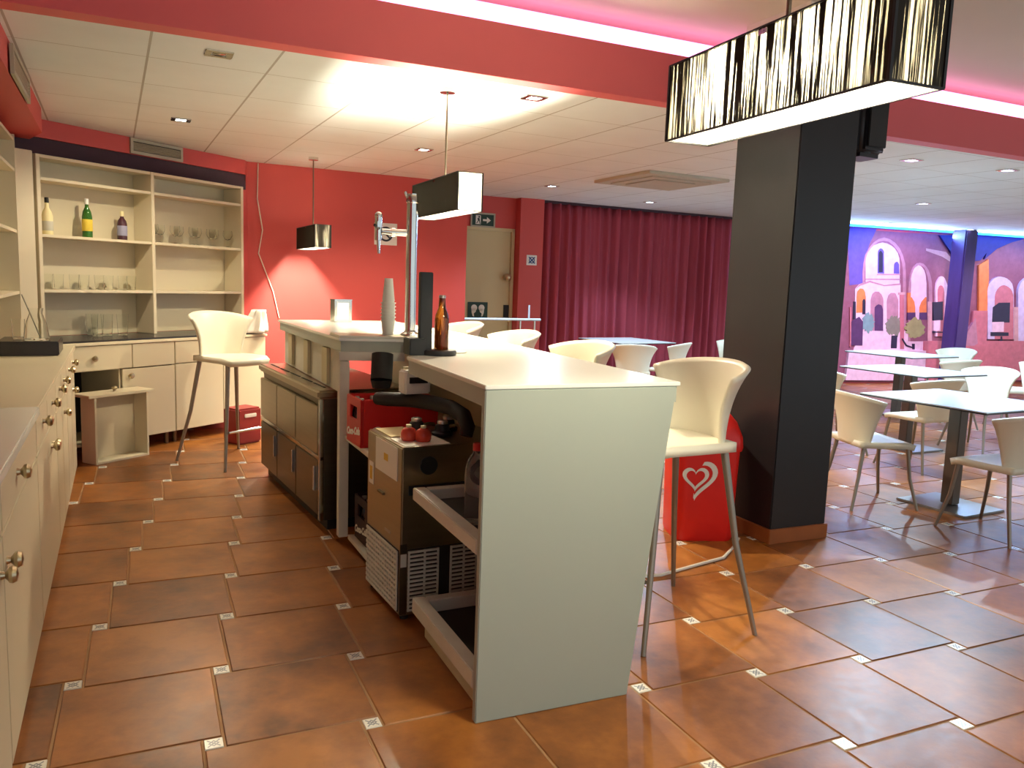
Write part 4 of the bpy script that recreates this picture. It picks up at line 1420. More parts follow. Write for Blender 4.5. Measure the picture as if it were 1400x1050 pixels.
th = thing('red_bucket', 'dull red plastic box on the floor behind the stool inside the bar', 'bucket', (.46, 4.12, 0), radians(40))
mb = MB()
mb.prism([(-.12, -.1), (.12, -.1), (.12, .1), (-.12, .1)], 0, .30)
mb.build('body', M['dull_red'], th, world=False, bevel=.015)
mb = MB(); mb.box((0, -.105, .24), (.12, .012, .03)); mb.build('handle', M['bag'], th, world=False, bevel=.004)

# white cable down the red wall
pts = [on_red(.10, .012), on_red(.09, .02), on_red(.14, .012), on_red(.10, .016), on_red(.24, .014), on_red(.30, .012)]
th = MB()
zs = (2.49, 2.15, 1.85, 1.62, 1.25, .98)
th.tube([(p[0], p[1], z) for p, z in zip(pts, zs)], .006)
tag(th.build('cable', M['cable'], smooth=True), 'white cable hanging down the red wall beside the shelf unit', 'cable')

# ================================================================== BAR
NL, NR = Vector((1.269, -.564)), Vector((1.975, -.496))
POLY = [NL, NR, Vector((1.84, 1.27)), Vector((1.785, 1.877)), Vector((1.56, 3.13)), Vector((.728, 2.987)), Vector((1.0, 1.30)),
        Vector((1.335, 1.265)), Vector((1.385, .47)), Vector((1.186, .351))]
bar = thing('bar_counter', 'long white topped bar counter with a slanted white end panel', 'bar counter', (1.45, 1.2, 0))
mb = MB()
mb.prism([tuple(p) for p in POLY], 1.086, 1.10)
mb.build('worktop', M['white_top'], bar, bevel=.002)
mb = MB()
inset = [Vector((1.274, -.555)), Vector((1.965, -.488)), Vector((1.835, 1.265)), Vector((1.78, 1.877)), Vector((1.555, 3.12)), Vector((.74, 2.98)), Vector((1.01, 1.31)),
         Vector((1.34, 1.275)), Vector((1.392, .48)), Vector((1.195, .357))]
mb.prism([tuple(p) for p in inset], 1.03, 1.0855)
mb.build('top_frame', M['white_panel'], bar)
mb = MB()
pd = (NR - NL).normalized(); pn = Vector((-pd.y, pd.x))
b0, b1, t1 = NL, NL + pd * .565, NL + pd * .695
mb.hexa([(b0.x, b0.y, 0), (b1.x, b1.y, 0), (b1.x + pn.x * .03, b1.y + pn.y * .03, 0), (b0.x + pn.x * .03, b0.y + pn.y * .03, 0),
         (b0.x, b0.y, 1.0855), (t1.x, t1.y, 1.0855), (t1.x + pn.x * .03, t1.y + pn.y * .03, 1.0855), (b0.x + pn.x * .03, b0.y + pn.y * .03, 1.0855)])
mb.build('end_panel', M['white_panel'], bar, bevel=.003)


def cust(p, q, name):
    mb = MB()
    n = Vector(((q - p).y, -(q - p).x)).normalized()
    i0, i1 = p - n * .135, q - n * .135
    mb.hexa([(i0.x - n.x * .025, i0.y - n.y * .025, 0), (i0.x, i0.y, 0), (i1.x, i1.y, 0), (i1.x - n.x * .025, i1.y - n.y * .025, 0),
             (p.x - n.x * .035, p.y - n.y * .035, 1.03), (p.x - n.x * .01, p.y - n.y * .01, 1.03), (q.x - n.x * .01, q.y - n.y * .01, 1.03), (q.x - n.x * .035, q.y - n.y * .035, 1.03)])
    mb.build(name, M['beige_board'], bar)


cust(NR + Vector((0, .03)), Vector((1.84, 1.27)), 'customer_panel')
cust(Vector((1.84, 1.272)), Vector((1.56, 3.12)), 'customer_panel')
# far module: end fascia, post, inner splash panel
mb = MB()
mb.prism([(1.0, 1.295), (1.335, 1.262), (1.337, 1.29), (1.003, 1.32)], .985, 1.029)
mb.build('fascia', M['white_worn'], bar, bevel=.002)
mb = MB()
mb.box((1.025, 1.315, .51), (.05, .05, .94), A9)
mb.build('post', M['white_worn'], bar, bevel=.003)
mb = MB()
mb.prism([(1.03, 1.33), (.775, 2.97), (.80, 2.974), (1.055, 1.333)], .80, 1.029)
mb.build('splash_panel', M['white_worn'], bar)
for k in range(3):
    f0 = .22 + k * .3
    mb = MB()
    x0 = 1.03 - .255 * f0 - .012; y0 = 1.33 + 1.64 * f0
    mb.box((x0, y0, .92), (.018, .12, .2), radians(9))
    mb.build('rib', M['beige_board'], bar)
mb = MB()
mb.prism([(.74, 2.955), (1.50, 3.09), (1.495, 3.115), (.735, 2.98)], 0, .70)
mb.build('far_panel', M['white_panel'], bar)
# shelves in the near module: open white batten frames with a dark board
def frame_shelf(z, s, x0, y0, y1, x1a, x1b, m_board, name):
    mb = MB()
    mb.prism([(x0, y1), (x0 + .05, y1), (x0 + .13, y0), (x0 + .08, y0)], z - s, z)
    mb.prism([(x0 + .051, y1), (x1b, y1 + .07), (x1b, y1 + .02), (x0 + .055, y1 - .05)], z - s, z)
    mb.build(name, M['white_worn'], bar, bevel=.003)
    mb = MB()
    mb.prism([(x0 + .06, y1 - .052), (x1b, y1 + .018), (x1a, y0 + .04), (x0 + .132, y0)], z - s + .002, z - s + .012)
    mb.build('shelf_board', m_board, bar)


frame_shelf(.60, .05, 1.185, -.525, .15, 1.77, 1.74, M['dark_void'], 'shelf_frame')
frame_shelf(.16, .06, 1.185, -.525, .12, 1.74, 1.70, M['dark_void'], 'shelf_frame')
mb = MB()
mb.prism([(1.235, .10), (1.26, .10), (1.335, -.52), (1.31, -.52)], 0, .099)
mb.build('toe_board', M['beige_board'], bar)
# crate shelf
mb = MB()
mb.prism([(1.03, 1.285), (1.66, 1.285), (1.70, .76), (1.105, .74)], .572, .596)
mb.build('shelf_board', M['white_worn'], bar, bevel=.002)
mb = MB()
mb.prism([(1.052, 1.285), (1.10, 1.285), (1.18, .76), (1.13, .76)], .03, .055)
mb.build('rail', M['white_worn'], bar, bevel=.002)

# stainless undercounter refrigerator
fa_, fb_ = Vector((.922, 1.533)), Vector((.611, 2.93))
fdir = (fb_ - fa_).normalized(); fin = Vector((fdir.y, -fdir.x))      # fin points under the bar
FRH = .80


def fpt(s, i):
    q = fa_ + fdir * s + fin * i
    return (q.x, q.y)


def fslab(mb, s0, s1, i0, i1, z0, z1):
    mb.prism([fpt(s0, i0), fpt(s1, i0), fpt(s1, i1), fpt(s0, i1)], z0, z1)


FL = (fb_ - fa_).length
th = thing('bar_refrigerator', 'long brown grey stainless refrigerator under the bar with rows of doors', 'refrigerator', ((fa_ + fb_) / 2 + fin * .3).to_tuple() + (0,))
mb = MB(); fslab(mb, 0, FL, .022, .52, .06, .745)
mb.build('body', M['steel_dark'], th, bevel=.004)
mb = MB(); fslab(mb, -.01, FL, -.015, .53, .746, .795)
mb.build('top', M['steel'], th, bevel=.012, seg=3)
mb = MB()
for k in range(5):
    s0 = .10 + k * .26
    fslab(mb, s0, s0 + .21, .05, .062, .7955, .799)
mb.build('slots', M['black'], th)
mb = MB(); fslab(mb, .0, FL, .0, .02, .402, .425)
mb.build('trim_bar', M['chrome'], th, bevel=.002)
mb = MB(); fslab(mb, .02, FL, .05, .45, .0, .06)
mb.build('toe_kick', M['black'], th)
mb = MB(); fslab(mb, .0, .03, -.002, .021, .06, .745)
mb.build('corner_post', M['chrome'], th, bevel=.003)
for k in range(3):
    s0 = .035 + k * (FL - .04) / 3; s1 = s0 + (FL - .04) / 3 - .008
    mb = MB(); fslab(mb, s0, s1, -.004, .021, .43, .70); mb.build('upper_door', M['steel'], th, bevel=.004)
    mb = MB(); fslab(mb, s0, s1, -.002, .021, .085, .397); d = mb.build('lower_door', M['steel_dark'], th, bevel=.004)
    mb = MB(); fslab(mb, s0 + .03, s0 + .05, -.016, -.0025, .22, .36); mb.build('handle', M['chrome'], d, bevel=.003)

# beer cooler with white grilles
c0 = Vector((1.160, .262)); ca = Vector((-.190, .982)); cb = Vector((.982, .190))
CL, CW, CH = .44, .52, .735


def cpt(a, b):
    q = c0 + ca * a + cb * b
    return (q.x, q.y)


def cslab(mb, a0, a1, b0_, b1_, z0, z1):
    mb.prism([cpt(a0, b0_), cpt(a1, b0_), cpt(a1, b1_), cpt(a0, b1_)], z0, z1)


th = thing('beer_cooler', 'brown stainless beer cooler with white grilles and a taped note under the bar', 'cooler', cpt(.22, .25) + (0,))
mb = MB(); cslab(mb, 0, CL, 0, CW, .02, CH)
mb.build('body', M['steel'], th, bevel=.006)
for a, b in ((.03, .03), (.03, CW - .03), (CL - .03, .03), (CL - .03, CW - .03)):
    mb = MB(); q = cpt(a, b); mb.cyl((q[0], q[1], 0), (q[0], q[1], .02), .018, n=12); mb.build('foot', M['black_rubber'], th)
# side grille (facing the aisle) as a perforated sheet: crossing bars over a dark backing
mb = MB(); cslab(mb, .02, CL - .015, -.003, -.0005, .035, .30); mb.build('grille_backing', M['dark_void'], th)
mb = MB()
for k in range(14):
    a = .03 + (CL - .06) * k / 13
    cslab(mb, a - .007, a + .007, -.008, -.003, .04, .295)
for k in range(12):
    z = .045 + .245 * k / 11
    cslab(mb, .025, CL - .02, -.0095, -.004, z - .006, z + .006)
mb.build('side_grille', M['grille_white'], th)
# end grille: two columns of louvres
mb = MB(); cslab(mb, -.003, -.0005, .03, CW - .03, .035, .305); mb.build('grille_backing', M['dark_void'], th)
mb = MB()
for b_ in (.035, .105, .165, .225, .285, .345, .405):
    cslab(mb, -.009, -.003, b_ - .004, b_ + .004, .04, .30)
for k in range(15):
    z = .045 + .25 * k / 14
    cslab(mb, -.011, -.004, .03, .165, z - .0045, z + .0045)
    cslab(mb, -.011, -.004, .225, .345, z - .0045, z + .0045)
    cslab(mb, -.011, -.004, .405, .48, z - .0045, z + .0045)
mb.build('end_grille', M['grille_white'], th)
mb = MB(); cslab(mb, -.006, -.0006, -.004, .026, .03, .33); mb.build('corner_strip', M['steel_dark'], th)
mb = MB(); cslab(mb, -.008, -.0006, -.002, .024, .235, .29); mb.build('latch', M['grille_white'], th)
for b_ in (.115, .40):
    mb = MB(); q = Vector(cpt(-.002, b_) + (.655,)); mb.cyl(q, q - Vector((ca.x, ca.y, 0)) * .006, .038, n=28)
    mb.build('hole_ring', M['black'], th)
mb = MB(); cslab(mb, -.004, -.0006, .03, CW - .03, .535, .575); mb.build('dark_band', M['black_gloss'], th)
mb = MB(); cslab(mb, .05, .32, -.0035, -.001, .585, .725); nt = mb.build('note', M['paper'], th)
mb = MB(); cslab(mb, .16, .21, -.0045, -.0036, .645, .675); mb.build('ink_mark', M['yellow_mark'], nt)
mb = MB(); cslab(mb, .35, .41, -.003, -.001, .50, .60); nt = mb.build('sticker', M['paper'], th)
mb = MB(); cslab(mb, .365, .395, -.004, -.0031, .52, .58); mb.build('ink_mark', M['yellow_mark'], nt)
mb = MB(); cslab(mb, .20, .27, -.012, -.001, .49, .50); mb.build('pull', M['steel_dark'], th)
mb = MB(); cslab(mb, .12, .19, -.004, -.001, .34, .35); mb.build('badge', M['cap_silver'], th)

ZC = CH + .0005
def on_cooler(a, b, z=0.0):
    return cpt(a, b) + (ZC + z,)


mb = MB(); cslab(mb, .02, .20, .02, .22, ZC, ZC + .0015)
tag(mb.build('paper_sheet', M['paper']), 'white paper sheet lying at the front corner of the beer cooler top', 'paper')
mb = MB(); cslab(mb, .22, .43, .03, .16, ZC, ZC + .004)
tag(mb.build('cardboard', M['label_cream']), 'yellowish card lying on the aisle side of the cooler top', 'card')
for k, (a, b, lab) in enumerate(((.14, .08, 'red translucent plastic cap, the left of two on the paper sheet'), (.10, .13, 'red translucent plastic cap, the right of two on the paper sheet'))):
    th2 = thing('cap_jar', lab, 'cap', on_cooler(a, b, .002), .3 * k, 'red caps on the cooler')
    mb = MB(); mb.lathe([(.030, 0), (.034, .01), (.034, .03), (.028, .046), (.014, .055), (.0005, .057)], n=12)
    mb.build('body', M['tomato'], th2, world=False, smooth=True)
    mb = MB(); mb.lathe([(.012, .054), (.012, .066), (.0005, .067)], n=10); mb.build('tip', M['label_cream'], th2, world=False, smooth=True)
for k, (a, b, lab) in enumerate(((.28, .17, 'round black coupling with a steel cap, left on the cooler top'), (.20, .26, 'round black coupling with a steel cap, middle of the cooler top'), (.30, .33, 'round black coupling with a steel cap, by the hose on the cooler top'))):
    th2 = thing('keg_coupling', lab, 'coupling', on_cooler(a, b, .002 if b > .17 else .005), .4 * k, 'keg couplings on the cooler')
    mb = MB(); mb.lathe([(.044, 0), (.046, .012), (.034, .02), (.03, .045), (.022, .05), (.0005, .05)], n=18); mb.build('body', M['black'], th2, world=False, smooth=True)
    mb = MB(); mb.lathe([(.024, .0505), (.024, .062), (.018, .066), (.0005, .066)], n=16); mb.build('cap', M['cap_silver'], th2, world=False, smooth=True)
    mb = MB(); mb.tube([(.03, 0, .032), (.06, .01, .035), (.085, .03, .028)], .008); mb.build('nozzle', M['brass'], th2, world=False, smooth=True)
# thick black insulated hose
p1 = Vector(on_cooler(.10, .44, .03))
hose = [(1.14, .86, .85), (1.18, .80, .855), (1.28, .77, .855), (1.36, .68, .855), (1.42, .53, .855), (1.445, .40, .84), (1.45, .34, .80), (1.44, .33, .765)]
mb = MB(); mb.tube([Vector(h) for h in hose], [.03, .033, .034, .034, .034, .034, .032, .028], 14)
tag(mb.build('insulated_hose', M['black_rubber'], smooth=True), 'thick black insulated hose arching over the beer cooler', 'hose')

# black column and white control box under the top
mb = MB(); mb.cyl((1.20, 1.16, .90), (1.21, 1.20, 1.028), .055, n=18)
mb.cyl((1.20, 1.16, .86), (1.20, 1.16, .90), .045, .055, n=18)
tag(mb.build('hose_bundle', M['black_rubber'], smooth=True), 'thick black hose bundle hanging straight down under the drip tray', 'hose')
th = thing('control_box', 'white control box with a dark display hanging under the bar top', 'control box', (1.295, .75, .93))
mb = MB(); mb.box((1.295, .75, .945), (.13, .08, .11), radians(14)); mb.build('case', M['white_plastic'], th, bevel=.008)
mb = MB(); mb.box((1.306, .7075, .955), (.09, .006, .028), radians(14)); mb.build('display', M['black'], th)
mb = MB(); mb.prism([(1.24, .74), (1.42, .76), (1.42, .79), (1.24, .77)], 1.0005, 1.012)
mb.prism([(1.395, .755), (1.42, .758), (1.42, .79), (1.395, .788)], 1.012, 1.0295); mb.build('hanger', M['steel'], th)

# crates of bottles
def crate(label, loc, rz, m, rows, cols, letters_m, Lx=.40, Ly=.235, H=.235, script='Coca-Cola', end=True, group='bottle crates under the bar'):
    th = thing('bottle_crate', label, 'crate', loc, rz, group)
    t = .012
    mb = MB()
    mb.box((0, 0, .006), (Lx, Ly, .012))
    for sx in (-1, 1):   # end walls with a hand hole
        x = sx * (Lx / 2 - t / 2)
        mb.box((x, 0, .07), (t, Ly, .116))
        mb.box((x, 0, H - .02), (t, Ly, .04))
        for sy in (-1, 1):
            mb.box((x, sy * (Ly / 2 - .03), .1615), (t, .06, .067))
    for sy in (-1, 1):
        mb.box((0, sy * (Ly / 2 - t / 2), H / 2 + .006), (Lx - 2 * t - .001, t, H - .012))
    mb.build('box', m, th, world=False, bevel=.003)
    mb = MB()
    for k in range(1, cols):
        mb.box((-Lx / 2 + Lx * k / cols, 0, .06), (.004, Ly - .03, .09))
    for k in range(1, rows):
        mb.box((0, -Ly / 2 + Ly * k / rows, .06), (Lx - .03, .004, .09))
    mb.build('dividers', m, th, world=False)
    W = XF[th.name]
    # lettering on the aisle-facing end (local -X) and on the long front (local -Y)
    a = W @ Vector((-Lx / 2 - .0015, 0, .065)); xd = (W.to_3x3() @ Vector((0, -1, 0)))
    text_mesh('lettering', script, .05, letters_m, th, face_matrix(a, xd, Vector((0, 0, 1)) + xd * .0) @ Matrix.Rotation(radians(8), 4, 'Z'), .001, .35, .002)
    b = W @ Vector((0, -Ly / 2 - .0015, .07)); xd2 = (W.to_3x3() @ Vector((1, 0, 0)))
    text_mesh('lettering', script, .075, letters_m, th, face_matrix(b, xd2), .001, .35, .002)
    return th


def small_bottle(label, loc, cap, group):
    return bottle('small_bottle', label, loc, [(.026, 0), (.028, .005), (.028, .10), (.026, .125), (.013, .165), (.0115, .205), (.0005, .206)], M['cola'], cap, (.0135, .196, .213), None, group)


CRZ = radians(10)
crA = crate('red bottle crate with white script on the shelf under the bar', (1.245, 1.075, .5965), CRZ, M['crate_red'], 3, 5, M['sign_white'])
crB = crate('dark bottle crate with white script standing on the floor beside the cooler', (1.30, 1.17, .056), CRZ, M['crate_dark'], 3, 5, M['sign_white'])
for base, cr_, lab, gp, skip in ((XF[crA.name], M['cap_silver'], 'brown soft drink bottle standing in the red crate', 'bottles in the red crate', ()), (XF[crB.name], M['cap_silver'], 'brown soft drink bottle standing in the dark crate', 'bottles in the dark crate', ())):
    pb = None
    for i in range(5):
        for j in range(3):
            p = base @ Vector((-.16 + .08 * i, -.076 + .076 * j, .013))
            if pb is None:
                pb = small_bottle(lab, p, cr_, gp)
            else:
                dup(pb, p)

# water bottle on the near shelf
th = bottle('water_bottle', 'clear plastic water bottle with a red cap on the white shelf inside the bar end', (1.342, -.225, .5625),
            [(.034, .0), (.042, .006), (.043, .02), (.040, .03), (.043, .045), (.040, .06), (.043, .075), (.040, .09), (.043, .11), (.043, .19), (.036, .225), (.018, .25), (.014, .268), (.0005, .269)],
            M['clear_plastic'], M['cap_red'], (.0165, .262, .288), None)
# small white lid on the low shelf
mb = MB(); mb.lathe([(.04, 0), (.042, .006), (.03, .012), (.0005, .012)], (1.50, -.28, .1125), 20)
tag(mb.build('white_lid', M['white_plastic'], smooth=True), 'small white round lid on the low dark shelf inside the bar end', 'lid')

# ---- on the bar top
ZT = 1.1005
# black stand with its round foot; beer bottle on the foot
th = thing('menu_stand', 'tall narrow black upright stand with a round foot on the near bar top', 'stand', (1.275, .43, ZT), radians(8))
mb = MB(); mb.box((0, 0, .18), (.055, .03, .33)); mb.build('upright', M['black'], th, world=False, bevel=.003)
mb = MB(); mb.box((-.045, .0, .035), (.07, .09, .07)); mb.build('block', M['black'], th, world=False, bevel=.004)
mb = MB(); mb.lathe([(.075, 0), (.078, .006), (.078, .018), (.074, .022), (.0005, .022)], (.055, -.015, 0), 32); mb.build('foot', M['black_gloss'], th, world=False, smooth=True)
q = XF[th.name] @ Vector((.07, -.012, .0225))
bottle('beer_bottle', 'brown glass beer bottle standing on the black stand foot', q,
       [(.029, 0), (.0305, .005), (.0305, .125), (.028, .145), (.016, .175), (.0135, .215), (.0145, .222), (.0005, .223)], M['amber'], M['cap_silver'], (.0148, .217, .229), None)
mb = MB(); mb.lathe([(.05, 0), (.052, .003), (.052, .006), (.0005, .006)], (1.43, .53, ZT), 24)
tag(mb.build('coaster', M['paper'], smooth=True), 'pale round coaster beside the beer bottle', 'coaster')

# plastic cups in two nested stacks
th = thing('cup_stack', 'tall nested stack of clear plastic cups left of the beer tap', 'cups', (1.272, 1.44, ZT), 0)
def cup_prof(z):
    return [(.027, z), (.029, z), (.0365, z + .085), (.041, z + .085), (.041, z + .091), (.035, z + .091), (.026, z + .006), (.0005, z + .006)]
mb = MB()
for k in range(6):
    mb.lathe(cup_prof(.0 + k * .019), (0, 0, 0), 20)
mb.build('lower_cups', M['frosted_cup'], th, world=False, smooth=True)
mb = MB()
for k in range(6):
    z0 = .315 - k * .016
    mb.lathe([(.022, z0), (.033, z0 - .115), (.0345, z0 - .115), (.0345, z0 - .119), (.031, z0 - .119), (.0215, z0 - .004)][::-1] + [(.0005, z0)], (0, 0, 0), 20)
mb.build('upper_cups', M['frosted_cup'], th, world=False, smooth=True)
# napkin holder
th = thing('napkin_holder', 'chrome napkin holder with white napkins on the far bar top', 'napkin holder', (1.15, 2.83, ZT), radians(14))
mb = MB()
mb.box((0, 0, .004), (.125, .10, .008)); mb.box((-.058, 0, .08), (.008, .10, .144)); mb.box((.058, 0, .08), (.008, .10, .144)); mb.box((0, .045, .08), (.107, .008, .144)); mb.box((0, 0, .156), (.13, .105, .008))
for a, b, w, h in ((-.047, .08, .012, .142), (.047, .08, .012, .142), (0, .143, .082, .016), (0, .016, .082, .016)):
    mb.box((a, -.046, b), (w, .006, h))
mb.build('case', M['chrome'], th, world=False, bevel=.002)
mb = MB(); mb.box((0, -.002, .08), (.104, .083, .138)); mb.build('napkins', M['paper'], th, world=False)

# drip tray on the far module end and tap tower
mb = MB(); mb.prism([(1.0, 1.305), (1.42, 1.255), (1.46, 1.50), (.97, 1.55)], ZT, ZT + .012)
tag(mb.build('drip_tray', M['steel'], bevel=.004), 'shiny steel drip tray under the beer tap tower', 'tray')
th = thing('beer_tap', 'tall chrome beer tap tower with one side tap standing on the bar', 'beer tap', (1.385, 1.40, ZT + .0125), 0)
mb = MB()
mb.lathe([(.055, 0), (.055, .008), (.033, .02), (.030, .03)], n=24)
mb.cyl((0, 0, .02), (0, 0, .70), .030, n=28)
mb.build('column', M['chrome'], th, world=False, smooth=True)
mb = MB()
mb.lathe([(.030, .701), (.034, .705), (.034, .735), (.030, .745), (.0005, .75)], (0, 0, 0), 24)
mb.lathe([(.026, .64), (.030, .70), (.030, .70)], (0, 0, .05), 20)
mb.tube([(-.005, 0, .72), (-.03, 0, .735), (-.04, 0, .76)], .008)
mb.build('head', M['chrome'], th, world=False, smooth=True)
mb = MB()
mb.tube([(-.028, 0, .545), (-.09, -.0, .545), (-.16, -.0, .548)], [.019, .017, .014], 16)
mb.lathe([(.024, 0), (.024, .02)], (-.09, 0, .545), 18, Matrix.Rotation(radians(-90), 3, 'Y'))
mb.build('arm', M['chrome'], th, world=False, smooth=True)
mb = MB()
mb.cyl((-.178, -.0, .50), (-.178, -.0, .62), .019, n=18)
mb.sphere((-.178, 0, .627), .021, 14, 8)
mb.cyl((-.178, 0, .50), (-.174, -.005, .43), .010, .008, n=12)
mb.box((-.178, -.025, .58), (.022, .04, .03))
mb.build('tap', M['chrome'], th, world=False, smooth=True)
mb = MB(); mb.cyl((-.178, -.02, .56), (-.205, -.05, .575), .008, n=10); mb.build('lever', M['black'], th, world=False, smooth=True)

# ================================================================== STOOLS, CHAIRS, TABLES
def shell_seat(h):
    def f(u, v):            # u across, v from back to front
        y = (u - .5) * 2
        x = -.185 + .40 * v
        wy = .195 + .02 * v - .035 * max(0, v - .8) / .2 * abs(y) ** 3
        z = h - .012 * (1 - y * y) * sin(pi * min(1, v * 1.05)) - .022 * max(0, v - .82) / .18
        return Vector((x + .012 * (1 - y * y) * (v > .9), y * wy, z))
    return f


def shell_back(h, H=.32):
    def f(u, v):
        y = (u - .5) * 2
        ph = y * radians(84)
        w = .178 + .022 * v + .075 * v ** 3
        xb = -.185 - .055 * v - .05 * v ** 3
        dp = .075 + .12 * v + .04 * v ** 3
        z = h - .035 + (H + .035) * v - .05 * v * y * y
        return Vector((xb + dp * (1 - cos(ph)), w * sin(ph), z))
    return f


def make_seat(name, label, cat, h, loc, rz, group, stool):
    th = thing(name, label, cat, loc, rz, group)
    mb = MB(); mb.grid(shell_seat(h), 14, 14)
    mb.build('seat', M['shell'], th, world=False, smooth=True, solid=.04, offset=-1)
    mb = MB(); mb.grid(shell_back(h), 22, 16)
    mb.build('backrest', M['shell'], th, world=False, smooth=True, solid=.018, offset=0)
    sp = .285 if stool else .225
    spx = .275 if stool else .235
    r0, r1 = (.017, .0105) if stool else (.014, .010)
    for sx in (-1, 1):
        for sy in (-1, 1):
            top = Vector(((-.15 if sx < 0 else .165), sy * .165, h - .04))
            bot = Vector((sx * spx, sy * sp, .0))
            mid = top.lerp(bot, .5) + Vector((-.012 * sx, -.012 * sy, 0))
            mb = MB(); mb.tube([top, mid, bot], [r0, (r0 + r1) / 2, r1], 10)
            mb.build('leg', M['leg_metal'], th, world=False, smooth=True)
    if stool:
        z = .27
        mb = MB(); mb.tube([(.243, -.225, z), (.243, .225, z)], .009, 8)
        mb.build('footrest', M['chrome'], th, world=False, smooth=True)
    return th


GS = 'cream shell bar stools'
stool = make_seat('bar_stool', 'nearest cream bar stool, at the right of the white bar end panel', 'bar stool', .80, (2.26, .06, 0), radians(187), GS, True)
dup(stool, (.40, 3.44, 0), radians(-49), 'cream bar stool inside the bar in front of the corner cabinets', GS)
dup(stool, (2.10, 1.02, 0), radians(186), 'second cream bar stool from the viewer on the customer side, only its rim shown', GS)
dup(stool, (1.98, 1.85, 0), radians(187), 'third cream bar stool from the viewer on the customer side, below the toilet sign', GS)
dup(stool, (1.87, 2.78, 0), radians(188), 'farthest cream bar stool on the customer side, right behind the beer bottle', GS)

GC = 'cream shell chairs around the dining tables'
chair = make_seat('dining_chair', 'cream dining chair just right of the black pillar, facing the nearest table', 'chair', .455, (4.60, 1.50, 0), radians(-10), GC, False)
for x, y, a, lab in (
        (4.90, .74, 99, 'cream dining chair at the right picture edge, back towards the viewer'),
        (8.62, 3.80, 150, 'cream dining chair at the far right picture edge behind the second table'),
        (5.55, 3.05, -5, 'cream dining chair left of the second table, partly hidden by the pillar'),
        (5.86, 2.35, 98, 'cream dining chair before the second table with its broad back towards the viewer'),
        (7.15, 2.95, 190, 'cream dining chair at the right side of the second table with round rim'),
        (7.85, 4.0, 95, 'cream dining chair before the third table, low back seen between tables'),
        (7.0, 5.15, -60, 'cream dining chair at the far left of the third table by the pillar edge'),
        (9.2, 5.3, 190, 'cream dining chair at the right end of the third table'),
        (5.37, 5.86, 135, 'pale blue lit dining chair before the curtain behind the bar table'),
        (6.45, 6.45, 170, 'pale blue lit dining chair left of the pillar against the curtain'),
        (4.75, 5.55, 70, 'pale dining chair at the near side of the curtain table, seat back low'),
):
    dup(chair, (x, y, 0), radians(a), lab, GC)


GT = 'white square pedestal dining tables'


def make_table(label, loc, rz, sx=.82, sy=.88):
    th = thing('dining_table', label, 'table', loc, rz, GT)
    mb = MB(); mb.box((0, 0, .729), (sx, sy, .010)); mb.build('table_top', M['table_edge'], th, world=False, bevel=.002)
    mb = MB(); mb.box((0, 0, .7375), (sx - .004, sy - .004, .0065)); mb.build('top_surface', M['table_top'], th, world=False)
    mb = MB(); mb.box((0, 0, .37), (.085, .085, .70)); mb.build('pedestal', M['pedestal'], th, world=False, bevel=.004)
    mb = MB(); mb.box((0, 0, .718), (.35, .35, .010)); mb.build('top_bracket', M['pedestal'], th, world=False)
    mb = MB(); mb.box((0, 0, .008), (.44, .50, .016)); mb.build('base_plate', M['base_plate'], th, world=False, bevel=.004)
    return th


t0 = make_table('nearest white square table, right of the pillar on a wide steel base plate', (5.13, 1.30, 0), radians(10.5), .88, .90)
dup(t0, (6.43, 3.08, 0), radians(10), 'second white table from the viewer, behind the nearest table', GT)
dup(t0, (7.97, 4.85, 0), radians(12), 'third white table from the viewer, in front of the mural', GT)
dup(t0, (5.10, 6.45, 0), radians(14), 'white table in front of the curtain, seen over the bar top', GT)

# glass screen with pale rail in front of the toilet door
th = thing('glass_screen', 'low glass screen with a pale blue rail in front of the toilet door', 'screen', (3.2, 6.25, 0), A9)
s0, s1 = Vector((2.72, 6.10, 0)), Vector((3.86, 6.30, 0))
sdv = (s1 - s0).normalized()
mb = MB(); mb.tube([s0 + Vector((0, 0, .985)), s1 + Vector((0, 0, .985))], .016, 12); mb.build('rail', M['rail'], th, smooth=True)
mb = MB(); c = (s0 + s1) / 2; mb.box((c.x, c.y, .52), ((s1 - s0).length - .06, .008, .86), atan2(sdv.y, sdv.x)); mb.build('glass', M['clear_glass'], th)
for f in (0.012, .76, .93):
    p = s0.lerp(s1, f)
    mb = MB(); mb.cyl((p.x, p.y, 0), (p.x, p.y, .97), .014, n=12); mb.build('post', M['chrome'], th, smooth=True)
p = s0.lerp(s1, .86)
mb = MB(); mb.cyl((p.x, p.y, 1.0), (p.x, p.y, 1.16), .012, n=12)
mb.build('short_post', M['rail'], th, smooth=True)

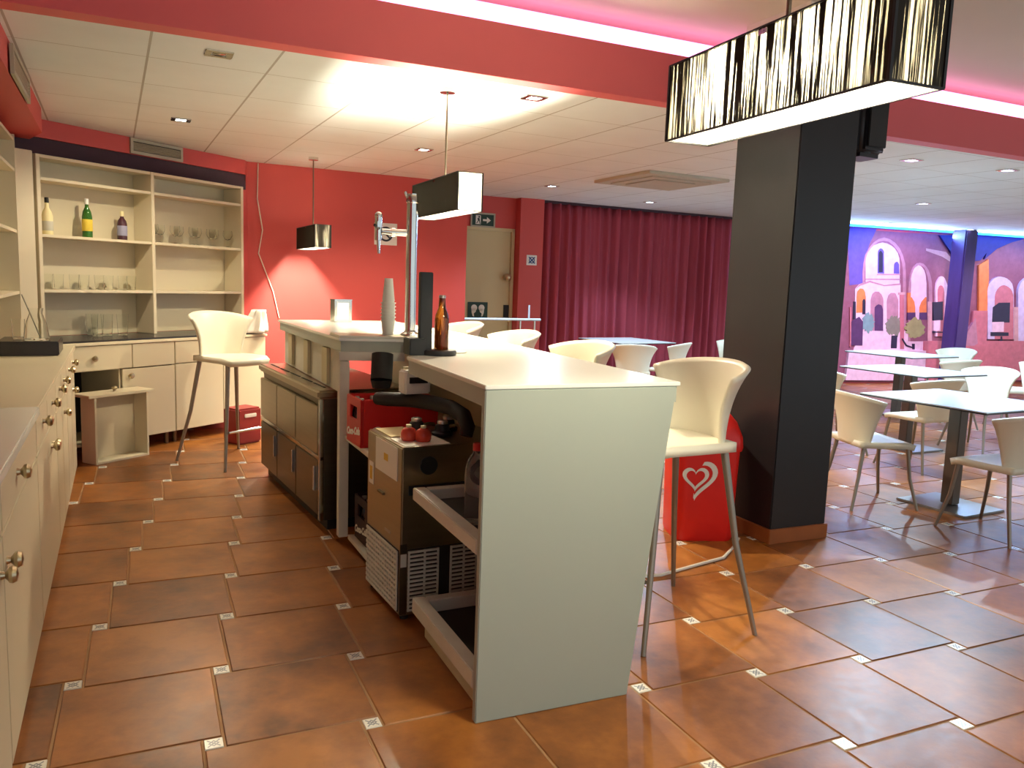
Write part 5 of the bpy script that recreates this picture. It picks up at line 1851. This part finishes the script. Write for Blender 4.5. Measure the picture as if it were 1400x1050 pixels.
# red ice cream bin with a white heart swirl
BRZ = radians(-14)
th = thing('ice_cream_bin', 'tall red rounded bin with a white heart swirl beside the black pillar', 'bin', (3.045, 1.10, 0), BRZ)
def sq(hw, hd, r=.06, n=6):
    pts = []
    for cx_, cy_, a0 in ((hw - r, hd - r, 0), (-hw + r, hd - r, 90), (-hw + r, -hd + r, 180), (hw - r, -hd + r, 270)):
        for k in range(n + 1):
            a = radians(a0 + 90 * k / n)
            pts.append((cx_ + r * cos(a), cy_ + r * sin(a)))
    return pts
def loft(mb, rings):
    n = len(rings[0][0])
    vs_ = [(x, y, z) for pts, z in rings for x, y in pts]
    fs = [tuple(range(n - 1, -1, -1)), tuple(range((len(rings) - 1) * n, len(rings) * n))]
    for k in range(len(rings) - 1):
        for i in range(n):
            j = (i + 1) % n
            fs.append((k * n + i, k * n + j, (k + 1) * n + j, (k + 1) * n + i))
    mb.add(vs_, fs)
mb = MB(); loft(mb, [(sq(.17, .15), 0), (sq(.175, .155), .02), (sq(.180, .16), .30), (sq(.185, .165), .52)])
mb.build('body', M['bin_red'], th, world=False, smooth=True)
mb = MB(); loft(mb, [(sq(.195, .175, .065), .522), (sq(.20, .18, .07), .54), (sq(.195, .175, .07), .60), (sq(.165, .15, .07), .68), (sq(.12, .115, .06), .735), (sq(.075, .075, .05), .755)])
mb.build('lid', M['bin_red'], th, world=False, smooth=True)
W = XF[th.name]
org = W @ Vector((-.075, -.1625, .37)); xd = (W.to_3x3() @ Vector((1, 0, 0)))
mb = MB()
def heart(sc):
    return [(sc * 16 * sin(t) ** 3, sc * (13 * cos(t) - 5 * cos(2 * t) - 2 * cos(3 * t) - cos(4 * t))) for t in [2 * pi * k / 48 for k in range(49)]]
def band(mb, A, B, lo, hi):
    for k in range(lo, hi):
        flat(mb, org, xd, [A[k], A[k + 1], B[k + 1], B[k]], .003)
h1, h2, h3, h4 = heart(.0033), heart(.0047), heart(.0060), heart(.0078)
band(mb, h1, h2, 2, 48)
band(mb, h3, h4, 6, 27)
ob = mb.build('heart_emblem', M['sign_white'], th)

# white cord on the floor
pts = [(2.02, .62, .009), (2.25, .52, .009), (2.50, .50, .009), (2.72, .58, .009), (2.95, .66, .009), (3.10, .80, .009), (3.22, .93, .009)]
mb = MB(); mb.tube([Vector(p) for p in pts], .008, 8)
tag(mb.build('cord', M['cable'], smooth=True), 'white electric cord lying on the floor tiles under the near bar stool', 'cord')
